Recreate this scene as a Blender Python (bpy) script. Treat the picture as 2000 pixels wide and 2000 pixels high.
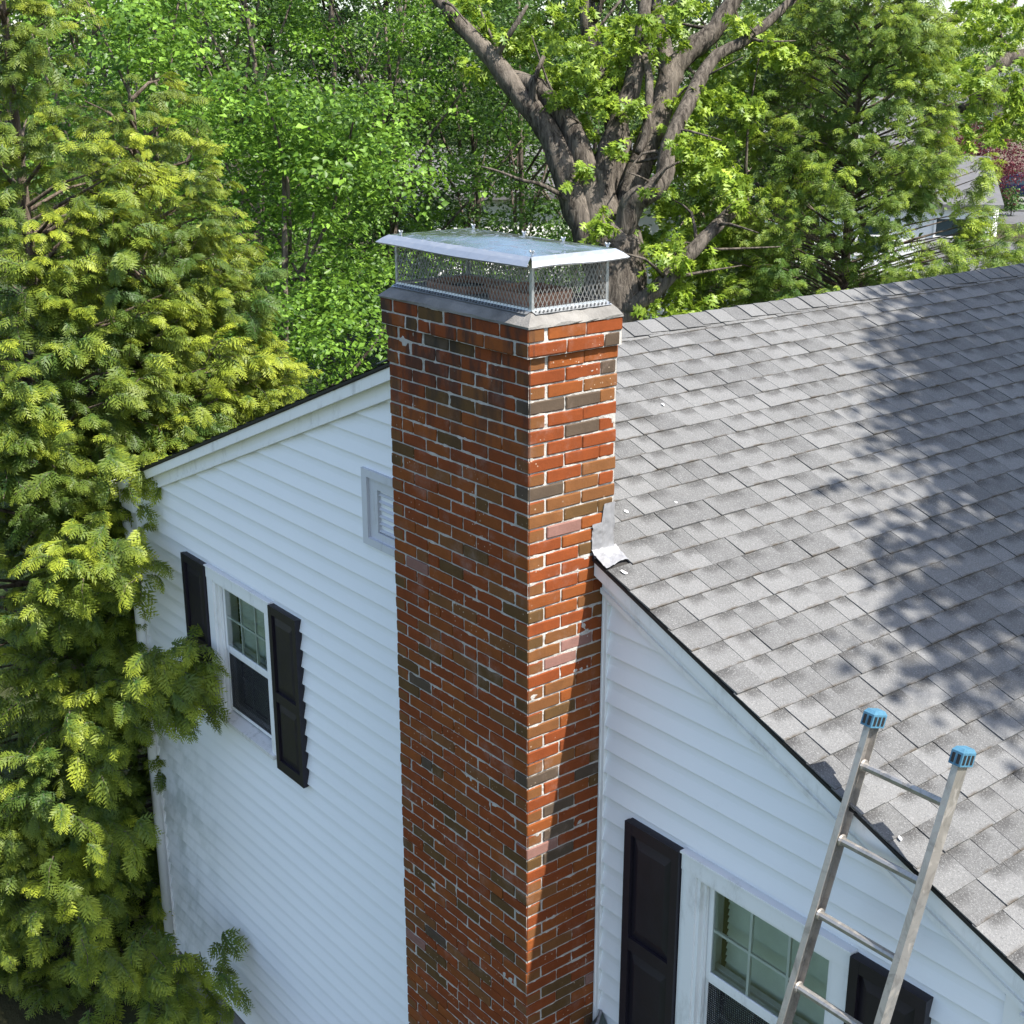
import bpy, math, random
import numpy as np
from mathutils import Vector, Matrix

scene = bpy.context.scene
for o in list(bpy.data.objects):
    bpy.data.objects.remove(o)
COL = scene.collection
R = math.radians

# ------------------------------------------------------------------ camera
CAM = np.array([4.244, -3.9556, 1.181])
YAW, PITCH, FPX = 0.8969, -0.3155, 2606.656
cam_d = bpy.data.cameras.new('camera')
cam = bpy.data.objects.new('camera', cam_d)
COL.objects.link(cam)
scene.camera = cam
cam_d.sensor_width = 36.0
cam_d.lens = 36.0 * FPX / 2000.0
cam_d.clip_start = 0.05
cam_d.clip_end = 2000.0
cam.location = CAM
cam.rotation_euler = (math.pi / 2 + PITCH, 0.0, YAW)

# ------------------------------------------------------------------ world, sun, exposure
SUN = Vector((0.226, 0.0744, 0.346)).normalized()
EL = math.asin(SUN.z)
AZ = math.atan2(SUN.x, SUN.y)
world = bpy.data.worlds.new('World')
scene.world = world
world.use_nodes = True
wn = world.node_tree.nodes
sky = wn.new('ShaderNodeTexSky')
sky.sky_type = 'NISHITA'
sky.sun_disc = False
sky.sun_elevation = EL
sky.sun_rotation = AZ
sky.air_density = 1.0
sky.dust_density = 1.6
sky.ozone_density = 1.0
world.node_tree.links.new(sky.outputs[0], wn['Background'].inputs[0])
wn['Background'].inputs[1].default_value = 0.115
sun_d = bpy.data.lights.new('sun', 'SUN')
sun_d.energy = 4.0
sun_d.angle = R(0.53)
sun_d.color = (1.0, 0.95, 0.87)
sun = bpy.data.objects.new('sun', sun_d)
COL.objects.link(sun)
sun.location = (30, 12, 50)
sun.rotation_euler = SUN.to_track_quat('Z', 'Y').to_euler()
vs = scene.view_settings
vs.view_transform = 'Standard'
vs.look = 'None'
vs.exposure = 1.5
vs.gamma = 1.0
vs.use_curve_mapping = False
scene.cycles.use_denoising = True
scene.cycles.max_bounces = 8
scene.cycles.transparent_max_bounces = 12

# ------------------------------------------------------------------ helpers
rng = np.random.default_rng(7)
random.seed(7)
FWD = np.array([-math.sin(YAW) * math.cos(PITCH), math.cos(YAW) * math.cos(PITCH), math.sin(PITCH)])
RGT = np.array([math.cos(YAW), math.sin(YAW), 0.0])
UPV = np.cross(RGT, FWD)
GZ = -6.5


def at(px, py, d):
    """world point that lies d metres in front of the camera station along a sight line"""
    v = FWD + RGT * (px - 1000) / FPX + UPV * (1000 - py) / FPX
    return CAM + v * d


def on_ground(px, py, z=None):
    z = GZ if z is None else z
    v = FWD + RGT * (px - 1000) / FPX + UPV * (1000 - py) / FPX
    return CAM + v * ((z - CAM[2]) / v[2])


def project(P):
    q = np.atleast_2d(P) - CAM
    zc = q @ FWD
    return np.stack([1000 + FPX * (q @ RGT) / zc, 1000 - FPX * (q @ UPV) / zc, zc], 1)


class MB:
    def __init__(self):
        self.v, self.f, self.m = [], [], []

    def add(self, verts, faces, mi=0):
        b = len(self.v)
        self.v += [tuple(map(float, p)) for p in verts]
        self.f += [tuple(b + i for i in f) for f in faces]
        self.m += [mi] * len(faces)
        return self

    def box(self, lo, hi, mi=0):
        x0, y0, z0 = lo
        x1, y1, z1 = hi
        return self.add([(x0, y0, z0), (x1, y0, z0), (x1, y1, z0), (x0, y1, z0), (x0, y0, z1), (x1, y0, z1), (x1, y1, z1), (x0, y1, z1)],
                        [(0, 3, 2, 1), (4, 5, 6, 7), (0, 1, 5, 4), (1, 2, 6, 5), (2, 3, 7, 6), (3, 0, 4, 7)], mi)

    def bar(self, a, b, w, h, up=(0, 0, 1), mi=0):
        a, b = Vector(a), Vector(b)
        t = (b - a).normalized()
        s = t.cross(Vector(up))
        if s.length < 1e-5:
            s = t.cross(Vector((1, 0, 0)))
        s.normalize()
        u = s.cross(t)
        P = []
        for c in (a, b):
            P += [c - s * w / 2 - u * h / 2, c + s * w / 2 - u * h / 2, c + s * w / 2 + u * h / 2, c - s * w / 2 + u * h / 2]
        return self.add(P, [(0, 1, 2, 3), (7, 6, 5, 4), (0, 4, 5, 1), (1, 5, 6, 2), (2, 6, 7, 3), (3, 7, 4, 0)], mi)

    def tube(self, pts, rad, n=8, mi=0, cap=True, jit=0.0, rg=None):
        pts = [Vector(p) for p in pts]
        rings = []
        ref = Vector((0.13, 0.31, 1)).normalized()
        P, F = [], []
        for i, p in enumerate(pts):
            t = (pts[min(i + 1, len(pts) - 1)] - pts[max(i - 1, 0)]).normalized()
            s = t.cross(ref)
            if s.length < 0.05:
                s = t.cross(Vector((1, 0, 0)))
            s.normalize()
            u = s.cross(t)
            for k in range(n):
                a = 2 * math.pi * k / n
                rr = rad[i] * (1 + (rg.normal() * jit if rg is not None else 0))
                P.append(p + (s * math.cos(a) + u * math.sin(a)) * rr)
        for i in range(len(pts) - 1):
            for k in range(n):
                k2 = (k + 1) % n
                F.append((i * n + k, i * n + k2, (i + 1) * n + k2, (i + 1) * n + k))
        if cap:
            F.append(tuple(range(n))[::-1])
            F.append(tuple((len(pts) - 1) * n + k for k in range(n)))
        return self.add(P, F, mi)

    def prism(self, poly, axis, a, b, mi=0):
        """poly: list of 2-D points (in the other two axes, in order), extruded along axis from a to b"""
        n = len(poly)
        P = []
        for c in (a, b):
            for (u, v) in poly:
                P.append({0: (c, u, v), 1: (u, c, v), 2: (u, v, c)}[axis])
        F = [tuple(range(n)), tuple(range(2 * n - 1, n - 1, -1))]
        F += [(i, i + n, (i + 1) % n + n, (i + 1) % n) for i in range(n)]
        return self.add(P, F, mi)

    def mesh(self, name, mats, smooth=False, fix=True):
        me = bpy.data.meshes.new(name)
        me.from_pydata(self.v, [], self.f)
        if not isinstance(mats, (list, tuple)):
            mats = [mats]
        for m in mats:
            me.materials.append(m)
        if len(mats) > 1:
            me.polygons.foreach_set('material_index', self.m)
        if fix:
            import bmesh
            bm = bmesh.new()
            bm.from_mesh(me)
            bmesh.ops.recalc_face_normals(bm, faces=bm.faces)
            bm.to_mesh(me)
            bm.free()
        if smooth:
            me.polygons.foreach_set('use_smooth', [True] * len(me.polygons))
        me.update()
        return me

    def build(self, name, mats, parent=None, smooth=False, fix=True):
        return link(name, self.mesh(name, mats, smooth, fix), parent)


def link(name, me, parent=None, loc=None, rot=None, scale=None):
    o = bpy.data.objects.new(name, me)
    COL.objects.link(o)
    if parent is not None:
        o.parent = parent
        o.matrix_parent_inverse = Matrix.Translation(-Vector(parent.get('_w', (0, 0, 0))))
    if loc is not None:
        o.location = loc
    if rot is not None:
        o.rotation_euler = rot
    if scale is not None:
        o.scale = scale
    return o


def thing(name, loc, label, cat, group=None):
    e = bpy.data.objects.new(name, None)
    COL.objects.link(e)
    e.location = tuple(map(float, loc))
    e['_w'] = tuple(map(float, loc))
    e.empty_display_size = 0.2
    return tag(e, label, cat, group)


def tag(o, label=None, cat=None, group=None, kind=None):
    if label:
        o['label'] = label
    if cat:
        o['category'] = cat
    if group:
        o['group'] = group
    if kind:
        o['kind'] = kind
    return o


# ------------------------------------------------------------------ materials
def new_mat(name):
    m = bpy.data.materials.new(name)
    m.use_nodes = True
    nt = m.node_tree
    for n in list(nt.nodes):
        nt.nodes.remove(n)
    out = nt.nodes.new('ShaderNodeOutputMaterial')
    return m, nt, out


class NT:
    """tiny node helper"""
    def __init__(self, nt):
        self.nt = nt

    def n(self, t, **kw):
        nd = self.nt.nodes.new(t)
        for k, v in kw.items():
            setattr(nd, k, v)
        return nd

    def l(self, a, b):
        self.nt.links.new(a, b)

    def val(self, sock, x):
        if hasattr(x, 'is_output') or isinstance(x, bpy.types.NodeSocket):
            self.l(x, sock)
        else:
            sock.default_value = x

    def math(self, op, a, b=None, clamp=False):
        nd = self.n('ShaderNodeMath', operation=op)
        nd.use_clamp = clamp
        self.val(nd.inputs[0], a)
        if b is not None:
            self.val(nd.inputs[1], b)
        return nd.outputs[0]

    def mix(self, fac, a, b, blend='MIX'):
        nd = self.n('ShaderNodeMix', data_type='RGBA', blend_type=blend)
        self.val(nd.inputs[0], fac)
        for s, x in ((nd.inputs[6], a), (nd.inputs[7], b)):
            if isinstance(x, (tuple, list)):
                s.default_value = (*x[:3], 1)
            else:
                self.l(x, s)
        return nd.outputs[2]

    def noise(self, scale, vec=None, detail=3, rough=0.6, dist=0.0):
        nd = self.n('ShaderNodeTexNoise')
        nd.inputs['Scale'].default_value = scale
        nd.inputs['Detail'].default_value = detail
        nd.inputs['Roughness'].default_value = rough
        nd.inputs['Distortion'].default_value = dist
        if vec is not None:
            self.l(vec, nd.inputs['Vector'])
        return nd.outputs[0]

    def ramp(self, fac, lo, hi):
        nd = self.n('ShaderNodeMapRange')
        nd.interpolation_type = 'SMOOTHSTEP'
        self.val(nd.inputs[0], fac)
        nd.inputs[1].default_value = lo
        nd.inputs[2].default_value = hi
        return nd.outputs[0]

    def pos(self, scale=(1, 1, 1), off=None):
        g = self.n('ShaderNodeNewGeometry')
        mp = self.n('ShaderNodeMapping')
        mp.inputs['Scale'].default_value = scale
        self.l(g.outputs['Position'], mp.inputs['Vector'])
        if off is not None:
            cx = self.n('ShaderNodeCombineXYZ')
            for i in range(3):
                self.l(off, cx.inputs[i])
            self.l(cx.outputs[0], mp.inputs['Location'])
        return mp.outputs[0]

    def rnd(self):
        oi = self.n('ShaderNodeObjectInfo')
        at_ = self.n('ShaderNodeAttribute', attribute_name='rnd')
        s = self.math('ADD', oi.outputs['Random'], at_.outputs['Fac'])
        return self.math('FRACT', s)

    def attr(self, name):
        return self.n('ShaderNodeAttribute', attribute_name=name).outputs['Fac']

    def bump(self, h, strength=0.3, dist=0.01):
        b = self.n('ShaderNodeBump')
        b.inputs['Strength'].default_value = strength
        b.inputs['Distance'].default_value = dist
        self.l(h, b.inputs['Height'])
        return b.outputs[0]

    def bsdf(self, color, rough=0.6, metal=0.0, spec=0.4, normal=None, trans=0.0):
        p = self.n('ShaderNodeBsdfPrincipled')
        if isinstance(color, (tuple, list)):
            p.inputs['Base Color'].default_value = (*color[:3], 1)
        else:
            self.l(color, p.inputs['Base Color'])
        self.val(p.inputs['Roughness'], rough)
        p.inputs['Metallic'].default_value = metal
        p.inputs['Specular IOR Level'].default_value = spec
        p.inputs['Transmission Weight'].default_value = trans
        if normal is not None:
            self.l(normal, p.inputs['Normal'])
        return p.outputs[0]


def mat_simple(name, color, rough=0.6, metal=0.0, spec=0.4, var=0.12, nscale=14, bump=0.08, bscale=60):
    m, nt, out = new_mat(name)
    k = NT(nt)
    p = k.pos()
    n1 = k.noise(nscale, p, 5)
    dark = tuple(c * (1 - var * 1.6) for c in color)
    lite = tuple(min(1, c * (1 + var)) for c in color)
    c = k.mix(n1, dark, lite)
    nb = k.noise(bscale, p, 3)
    r = k.math('ADD', k.math('MULTIPLY', n1, 0.18), rough - 0.09)
    k.l(k.bsdf(c, r, metal, spec, k.bump(nb, bump, 0.01)), out.inputs[0])
    return m


def mat_brick(name, color, var=0.25):
    m, nt, out = new_mat(name)
    k = NT(nt)
    r = k.rnd()
    p = k.pos((1, 1, 1))
    po = k.pos((1, 1, 1), k.math('MULTIPLY', r, 37.0))
    n1 = k.noise(9, po, 5, 0.65)
    n2 = k.noise(70, po, 3, 0.6)
    c = k.mix(n1, tuple(x * 0.5 for x in color), tuple(min(1, x * 1.38) for x in color))
    c = k.mix(k.math('MULTIPLY', r, 0.55), c, (color[0] * 0.72, color[1] * 0.70, color[2] * 0.66))
    c = k.mix(k.math('MULTIPLY', k.ramp(n2, 0.6, 0.8), 0.35), c, (color[0] * 0.35, color[1] * 0.4, color[2] * 0.5))
    # lime bloom drifting over the faces
    n3 = k.noise(4.5, p, 6, 0.72)
    c = k.mix(k.math('MULTIPLY', k.ramp(n3, 0.52, 0.82), 0.5), c, (0.30, 0.22, 0.19))
    # small pale splashes
    vo = k.n('ShaderNodeTexVoronoi')
    vo.inputs['Scale'].default_value = 34
    k.l(p, vo.inputs['Vector'])
    dots = k.math('MULTIPLY', k.math('LESS_THAN', vo.outputs['Distance'], 0.13), k.ramp(k.noise(2.6, p, 2), 0.5, 0.62))
    c = k.mix(k.math('MULTIPLY', dots, 0.75), c, (0.42, 0.33, 0.25))
    # soot that has run down from the crown
    g = k.n('ShaderNodeNewGeometry')
    sp = k.n('ShaderNodeSeparateXYZ')
    k.l(g.outputs['Position'], sp.inputs[0])
    front = k.math('LESS_THAN', sp.outputs[1], -0.465)
    soot = k.math('MULTIPLY', k.ramp(sp.outputs[2], -0.75, 0.12), k.ramp(k.noise(5.5, k.pos((1.8, 1.8, 0.5)), 5), 0.42, 0.62))
    soot = k.math('MULTIPLY', soot, front)
    c = k.mix(k.math('MULTIPLY', soot, 0.8), c, (0.018, 0.016, 0.015))
    nb = k.noise(130, p, 4, 0.7)
    nb2 = k.noise(22, po, 3)
    hb = k.math('ADD', k.math('MULTIPLY', nb, 0.6), nb2)
    k.l(k.bsdf(c, 0.86, 0, 0.25, k.bump(hb, 0.4, 0.006)), out.inputs[0])
    return m


def mat_shingle(name):
    m, nt, out = new_mat(name)
    k = NT(nt)
    r = k.rnd()
    p = k.pos()
    u, v = k.attr('su'), k.attr('sv')
    po = k.pos((1, 1, 1), k.math('MULTIPLY', r, 23.0))
    gran = k.noise(150, p, 3, 0.8)
    mid = k.noise(16, po, 4, 0.65)
    c = k.mix(k.ramp(r, 0.05, 0.95), (0.098, 0.098, 0.0975), (0.148, 0.148, 0.147))
    # printed shade band of the laminated sheet: only on part of the tabs, ragged edge
    edge = k.math('ADD', v, k.math('MULTIPLY', k.math('SUBTRACT', mid, 0.5), 0.5))
    side = k.math('ADD', k.math('MULTIPLY', k.math('SUBTRACT', u, 0.5), k.math('SIGN', k.math('SUBTRACT', r, 0.35))), 0.5)
    band = k.math('MULTIPLY', k.ramp(edge, 0.42, 0.8), k.ramp(k.math('ADD', side, k.math('MULTIPLY', mid, 0.3)), 0.35, 0.75))
    c = k.mix(k.math('MULTIPLY', band, 0.85), c, (0.034, 0.033, 0.032))
    c = k.mix(k.math('MULTIPLY', k.ramp(mid, 0.3, 0.75), 0.35), c, (0.150, 0.150, 0.148))
    c = k.mix(k.math('MULTIPLY', k.ramp(gran, 0.53, 0.68), 0.65), c, (0.26, 0.26, 0.257))
    c = k.mix(k.math('MULTIPLY', k.ramp(gran, 0.46, 0.3), 0.6), c, (0.035, 0.034, 0.034))
    # brown dirt caught along the lower edge, faint old streaks
    dirt = k.math('MULTIPLY', k.ramp(v, 0.1, 0.0), k.ramp(k.noise(11, p, 3), 0.4, 0.7))
    c = k.mix(k.math('MULTIPLY', dirt, 0.8), c, (0.05, 0.036, 0.02))
    st = k.noise(1.3, k.pos((0.7, 3.0, 0.7)), 4)
    c = k.mix(k.math('MULTIPLY', k.ramp(st, 0.52, 0.75), 0.3), c, (0.07, 0.067, 0.064))
    k.l(k.bsdf(c, 0.93, 0, 0.2, k.bump(gran, 0.55, 0.004)), out.inputs[0])
    return m


def mat_siding(name, base=(0.83, 0.84, 0.845)):
    m, nt, out = new_mat(name)
    k = NT(nt)
    p = k.pos()
    n1 = k.noise(2.2, k.pos((1, 1, 2.5)), 5)
    r = k.rnd()
    c = k.mix(n1, tuple(x * 0.93 for x in base), base)
    c = k.mix(k.math('MULTIPLY', r, 0.06), c, (0.6, 0.62, 0.66))
    # green algae by the damp lower left corner
    g = k.n('ShaderNodeNewGeometry')
    sp = k.n('ShaderNodeSeparateXYZ')
    k.l(g.outputs['Position'], sp.inputs[0])
    reg = k.math('MULTIPLY', k.ramp(sp.outputs[0], -4.0, -5.4), k.ramp(sp.outputs[2], -3.0, -4.4))
    al = k.math('MULTIPLY', reg, k.ramp(k.noise(5, k.pos((1.0, 1, 0.6)), 5), 0.38, 0.7))
    c = k.mix(k.math('MULTIPLY', al, 0.6), c, (0.28, 0.33, 0.30))
    gr = k.noise(120, k.pos((0.25, 1, 1)), 3)
    dr = k.ramp(k.noise(7, k.pos((1.5, 1, 0.5)), 6, 0.75), 0.6, 0.8)
    c = k.mix(k.math('MULTIPLY', dr, 0.12), c, (0.35, 0.34, 0.31))
    k.l(k.bsdf(c, 0.55, 0, 0.35, k.bump(gr, 0.06, 0.004)), out.inputs[0])
    return m


def mat_trim(name, base=(0.80, 0.80, 0.79), grime=0.4):
    m, nt, out = new_mat(name)
    k = NT(nt)
    p = k.pos()
    n = k.noise(9, k.pos((1, 1, 0.35)), 6, 0.72)
    c = k.mix(k.math('MULTIPLY', k.ramp(n, 0.5, 0.75), grime), base, (0.30, 0.29, 0.26))
    k.l(k.bsdf(c, 0.5, 0, 0.35, k.bump(k.noise(50, p), 0.06, 0.004)), out.inputs[0])
    return m


def mat_metal(name, color=(0.62, 0.64, 0.67), rough=0.35, swirl=0.0, metal=0.9, grime=0.3):
    m, nt, out = new_mat(name)
    k = NT(nt)
    p = k.pos()
    n = k.noise(6, p, 5, 0.7, 2.5)
    c = k.mix(k.math('MULTIPLY', k.ramp(n, 0.45, 0.7), grime), color, tuple(x * 0.55 for x in color))
    sw = k.noise(5.0, p, 2, 0.5, 6.0)
    rr = k.math('ADD', rough, k.math('MULTIPLY', k.ramp(sw, 0.55, 0.62), swirl))
    k.l(k.bsdf(c, rr, metal, 0.5, k.bump(k.noise(3.5, p, 2), 0.12, 0.02)), out.inputs[0])
    return m


def mat_bark(name, c0, c1, scale=1.0):
    m, nt, out = new_mat(name)
    k = NT(nt)
    p = k.pos((9 * scale, 9 * scale, 1.6 * scale))
    n1 = k.noise(1.6, p, 6, 0.72, 0.6)
    n2 = k.noise(1.1, k.pos((1.1, 1.1, 0.9)), 3)
    c = k.mix(k.ramp(n1, 0.34, 0.66), c0, c1)
    c = k.mix(k.math('MULTIPLY', k.ramp(n2, 0.5, 0.7), 0.45), c, tuple(min(1, x * 1.5) for x in c1))
    k.l(k.bsdf(c, 0.93, 0, 0.15, k.bump(n1, 0.9, 0.05)), out.inputs[0])
    return m


def mat_leaf(name, young, old, trans=0.42, gloss=0.45, spec=0.3, tscale=1.15):
    """foliage: 'tip' runs from old leaf, darkened to deepen the shade (0), to fresh growth (1), 'rnd' varies the sprays"""
    m, nt, out = new_mat(name)
    k = NT(nt)
    r = k.attr('rnd')
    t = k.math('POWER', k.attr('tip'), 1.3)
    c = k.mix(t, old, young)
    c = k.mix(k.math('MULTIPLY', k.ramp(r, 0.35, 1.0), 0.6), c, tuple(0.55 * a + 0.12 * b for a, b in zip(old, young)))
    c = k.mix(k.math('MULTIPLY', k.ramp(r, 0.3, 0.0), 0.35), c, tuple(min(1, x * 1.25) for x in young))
    p = k.bsdf(c, gloss, 0, spec)
    tr = k.n('ShaderNodeBsdfTranslucent')
    ct = k.mix(0.55, c, tuple(min(1, x * tscale * 1.1) for x in young))
    k.l(ct, tr.inputs['Color'])
    mx = k.n('ShaderNodeMixShader')
    mx.inputs[0].default_value = trans
    k.l(p, mx.inputs[1])
    k.l(tr.outputs[0], mx.inputs[2])
    k.l(mx.outputs[0], out.inputs[0])
    return m


def mat_glass(name, tint=(0.86, 0.92, 0.9)):
    m, nt, out = new_mat(name)
    k = NT(nt)
    fr = k.n('ShaderNodeFresnel')
    fr.inputs[0].default_value = 1.52
    n = k.noise(1.8, k.pos(), 2)
    gl = k.n('ShaderNodeBsdfGlossy')
    gl.inputs['Roughness'].default_value = 0.02
    gl.inputs['Color'].default_value = (1, 1, 1, 1)
    k.l(k.bump(n, 0.12, 0.02), gl.inputs['Normal'])
    tr = k.n('ShaderNodeBsdfTransparent')
    tr.inputs[0].default_value = (*tint, 1)
    mx = k.n('ShaderNodeMixShader')
    k.l(k.math('ADD', k.math('MULTIPLY', fr.outputs[0], 1.7), 0.01, True), mx.inputs[0])
    k.l(tr.outputs[0], mx.inputs[1])
    k.l(gl.outputs[0], mx.inputs[2])
    k.l(mx.outputs[0], out.inputs[0])
    return m


M = {}
M['brick_red'] = mat_brick('brick_red', (0.185, 0.042, 0.0085))
M['brick_orange'] = mat_brick('brick_orange', (0.20, 0.055, 0.0105))
M['brick_brown'] = mat_brick('brick_brown', (0.155, 0.062, 0.019))
M['brick_olive'] = mat_brick('brick_olive', (0.095, 0.050, 0.016))
M['brick_grey'] = mat_brick('brick_grey', (0.075, 0.053, 0.036))
M['brick_wash'] = mat_brick('brick_wash', (0.22, 0.115, 0.095))
M['mortar'] = mat_simple('mortar', (0.42, 0.40, 0.37), 0.95, var=0.28, nscale=30, bump=0.6, bscale=140, spec=0.15)
M['concrete'] = mat_simple('concrete', (0.205, 0.197, 0.185), 0.93, var=0.5, nscale=7, bump=0.5, bscale=80, spec=0.15)
M['clay'] = mat_simple('clay', (0.36, 0.19, 0.125), 0.9, var=0.3, nscale=10, bump=0.2)
M['shingle'] = mat_shingle('shingle')
M['felt'] = mat_simple('felt', (0.03, 0.028, 0.026), 0.95, var=0.2)
M['siding'] = mat_siding('siding')
M['trim'] = mat_trim('trim')
M['sill'] = mat_trim('sill', (0.66, 0.655, 0.63), 0.85)
M['shutter'] = mat_simple('shutter', (0.016, 0.013, 0.020), 0.42, var=0.2, bump=0.08, bscale=40, spec=0.4)
M['galv'] = mat_metal('galv', (0.42, 0.44, 0.46), 0.16, 0.25, 0.95)
M['galv_edge'] = mat_metal('galv_edge', (0.46, 0.48, 0.50), 0.42, 0.1, 0.8, 0.2)
M['wire'] = mat_metal('wire', (0.30, 0.30, 0.29), 0.5, 0.0, 0.6)
M['alu'] = mat_metal('alu', (0.40, 0.375, 0.345), 0.45, 0.2, 0.75, 0.75)
M['flash'] = mat_metal('flash', (0.25, 0.25, 0.26), 0.5, 0.15, 0.3, 0.7)
M['blue'] = mat_simple('blue', (0.06, 0.165, 0.25), 0.5, var=0.35, nscale=40)
M['black'] = mat_simple('black', (0.012, 0.012, 0.013), 0.6, var=0.2)
M['glass'] = mat_glass('glass')
M['blind'] = mat_simple('blind', (0.66, 0.72, 0.62), 0.6, var=0.1)
M['vent'] = mat_trim('vent', (0.56, 0.57, 0.60), 0.5)
M['unlit_dark'] = mat_simple('unlit_dark', (0.03, 0.03, 0.032), 0.9)  # dark colour stands for missing light behind windows and vent
M['screen'] = mat_simple('screen', (0.02, 0.02, 0.024), 0.7)
# ================================================================== ground
m, nt, out = new_mat('ground')
k = NT(nt)
p_ = k.pos()
n1 = k.noise(0.12, p_, 5)
n2 = k.noise(7, p_, 5)
c = k.mix(k.ramp(n1, 0.4, 0.6), (0.035, 0.060, 0.014), (0.045, 0.035, 0.02))
c = k.mix(k.math('MULTIPLY', n2, 0.6), c, (0.02, 0.026, 0.01))
k.l(k.bsdf(c, 0.95, 0, 0.15, k.bump(n2, 0.7, 0.08)), out.inputs[0])
M['ground'] = m
tag(MB().add([(-700, -500, GZ), (500, -500, GZ), (500, 900, GZ), (-700, 900, GZ)], [(0, 1, 2, 3)]).build('ground', M['ground']), kind='structure')

# ================================================================== house
XA, PM = -1.6135, 0.398           # ridge line x, roof pitch
ZR = -0.245                        # shingle surface height at the ridge
OH = 0.10                          # rake overhang
XL, XR = -5.50, 2.27               # gable wall corners
YB = 8.6                           # back of the house
AL = math.atan(PM)
house = thing('house', (XA, 4.2, GZ), 'white sided house with grey shingle roof beside the brick chimney', 'house')


def zroof(x):
    return ZR - PM * abs(x - XA)


def zfr(x):
    return zroof(x) - 0.195        # lower edge of the frieze board


# window openings in the gable wall: x0, x1, z0, z1
ZT = -2.18
WIN = {'l': (-4.125, -3.355), 'r': (0.675, 1.445)}
WZ0, WZ1 = -3.33, -2.265
VENT = (-2.02, -1.19, -1.38, -0.99)
OPEN = [(WIN['l'][0], WIN['l'][1], WZ0, WZ1), (WIN['r'][0], WIN['r'][1], WZ0, WZ1), VENT]
CX0, CX1 = -1.066, 0.0             # chimney sides


def cells(x0, x1, z0, z1):
    """rectangle minus the openings"""
    cs = [(x0, x1, z0, z1)]
    for (a, b, c, d) in OPEN:
        nx = []
        for (p, q, r, s) in cs:
            if b <= p or a >= q or d <= r or c >= s:
                nx.append((p, q, r, s))
                continue
            if p < a:
                nx.append((p, a, r, s))
            if q > b:
                nx.append((b, q, r, s))
            lo, hi = max(p, a), min(q, b)
            if r < c:
                nx.append((lo, hi, r, c))
            if s > d:
                nx.append((lo, hi, d, s))
        cs = nx
    return cs


wall = MB()
zc = zroof(XL) - 0.12
for (a, b, c, d) in cells(XL, XR, GZ, zc):
    wall.box((a, 0.012, c), (b, 0.10, d))
# gable triangle in columns
N = 60
for i in range(N):
    a, b = XL + (XR - XL) * i / N, XL + (XR - XL) * (i + 1) / N
    za, zb = zroof(a) - 0.1, zroof(b) - 0.1
    lo = zc
    if b > VENT[0] and a < VENT[1]:
        for (c, d) in ((zc, VENT[2]), (VENT[3], None)):
            pass
    wall.add([(a, 0.012, lo), (b, 0.012, lo), (b, 0.012, zb), (a, 0.012, za)], [(0, 1, 2, 3)])
wall.v = wall.v
# side and back walls
wall.box((XL, 0.10, GZ), (XL + 0.1, YB, zroof(XL) - 0.03))
wall.box((XR - 0.1, 0.10, GZ), (XR, YB, zroof(XR) - 0.03))
wall.add([(XL + 0.1, YB, GZ), (XR - 0.1, YB, GZ), (XR - 0.1, YB, zroof(XR - 0.1) - 0.03), (XA, YB, ZR - 0.03), (XL + 0.1, YB, zroof(XL + 0.1) - 0.03)], [(0, 1, 2, 3, 4)])
wall_o = wall.build('wall', M['siding'], house)

# ---- siding boards, one object per board
EXP = 0.1245
Z0 = -1.756


def board(x0f, x1f, z0, z1, name='siding_board'):
    """lapped board from x0f(z) to x1f(z)"""
    def yy(z):
        t = (z - z0) / (z1 - z0)
        return -0.026 + 0.040 * t - 0.015 * t * t

    xa0, xa1, xb0, xb1 = x0f(z0), x0f(z1), x1f(z0), x1f(z1)
    if xb0 - xa0 < 0.01:
        return None
    lo, hi = min(xa0, xa1), max(xb0, xb1)
    holes = [h for h in OPEN if h[0] < hi and h[1] > lo and h[2] < z1 and h[3] > z0]

    def quad(p0, p1, q0, q1, za, zb):
        # (p0,p1): x left at za,zb ; (q0,q1): x right
        V, F = [], []
        K = 4
        for q in range(K + 1):
            f = q / K
            z = za + (zb - za) * f
            zz = z - (0.008 if q == 0 and abs(za - z0) < 1e-6 else 0)
            V += [(p0 + (p1 - p0) * f, yy(z), zz), (q0 + (q1 - q0) * f, yy(z), zz)]
        for q in range(K):
            F.append((2 * q, 2 * q + 1, 2 * q + 3, 2 * q + 2))
        n_ = len(V)
        V += [(p0, -0.012, za - 0.004), (q0, -0.012, za - 0.004), (p1, 0.011, zb), (q1, 0.011, zb)]
        F += [(0, n_, n_ + 1, 1), (2 * K, 2 * K + 1, n_ + 3, n_ + 2), tuple(range(0, 2 * K + 1, 2)) + (n_ + 2, n_), tuple(range(1, 2 * K + 2, 2)) + (n_ + 3, n_ + 1)]
        MB().add(V, F).build(name, M['siding'], wall_o)

    if not holes:
        if xb1 - xa1 < 0.0:
            xm = (xa1 + xb1) / 2
            xa1 = xb1 = xm
        quad(xa0, xa1, xb0, xb1, z0, z1)
    else:
        h = holes[0]
        quad(xa0, xa1, h[0], h[0], z0, z1)
        if xb0 > h[1]:
            quad(h[1], h[1], xb0, xb1, z0, z1)
        r = min(h[1], xb0)
        if h[2] > z0:
            quad(h[0], h[0], r, r, z0, h[2])
        if h[3] < z1:
            quad(h[0], h[0], r, r, h[3], z1)
    return None


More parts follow.
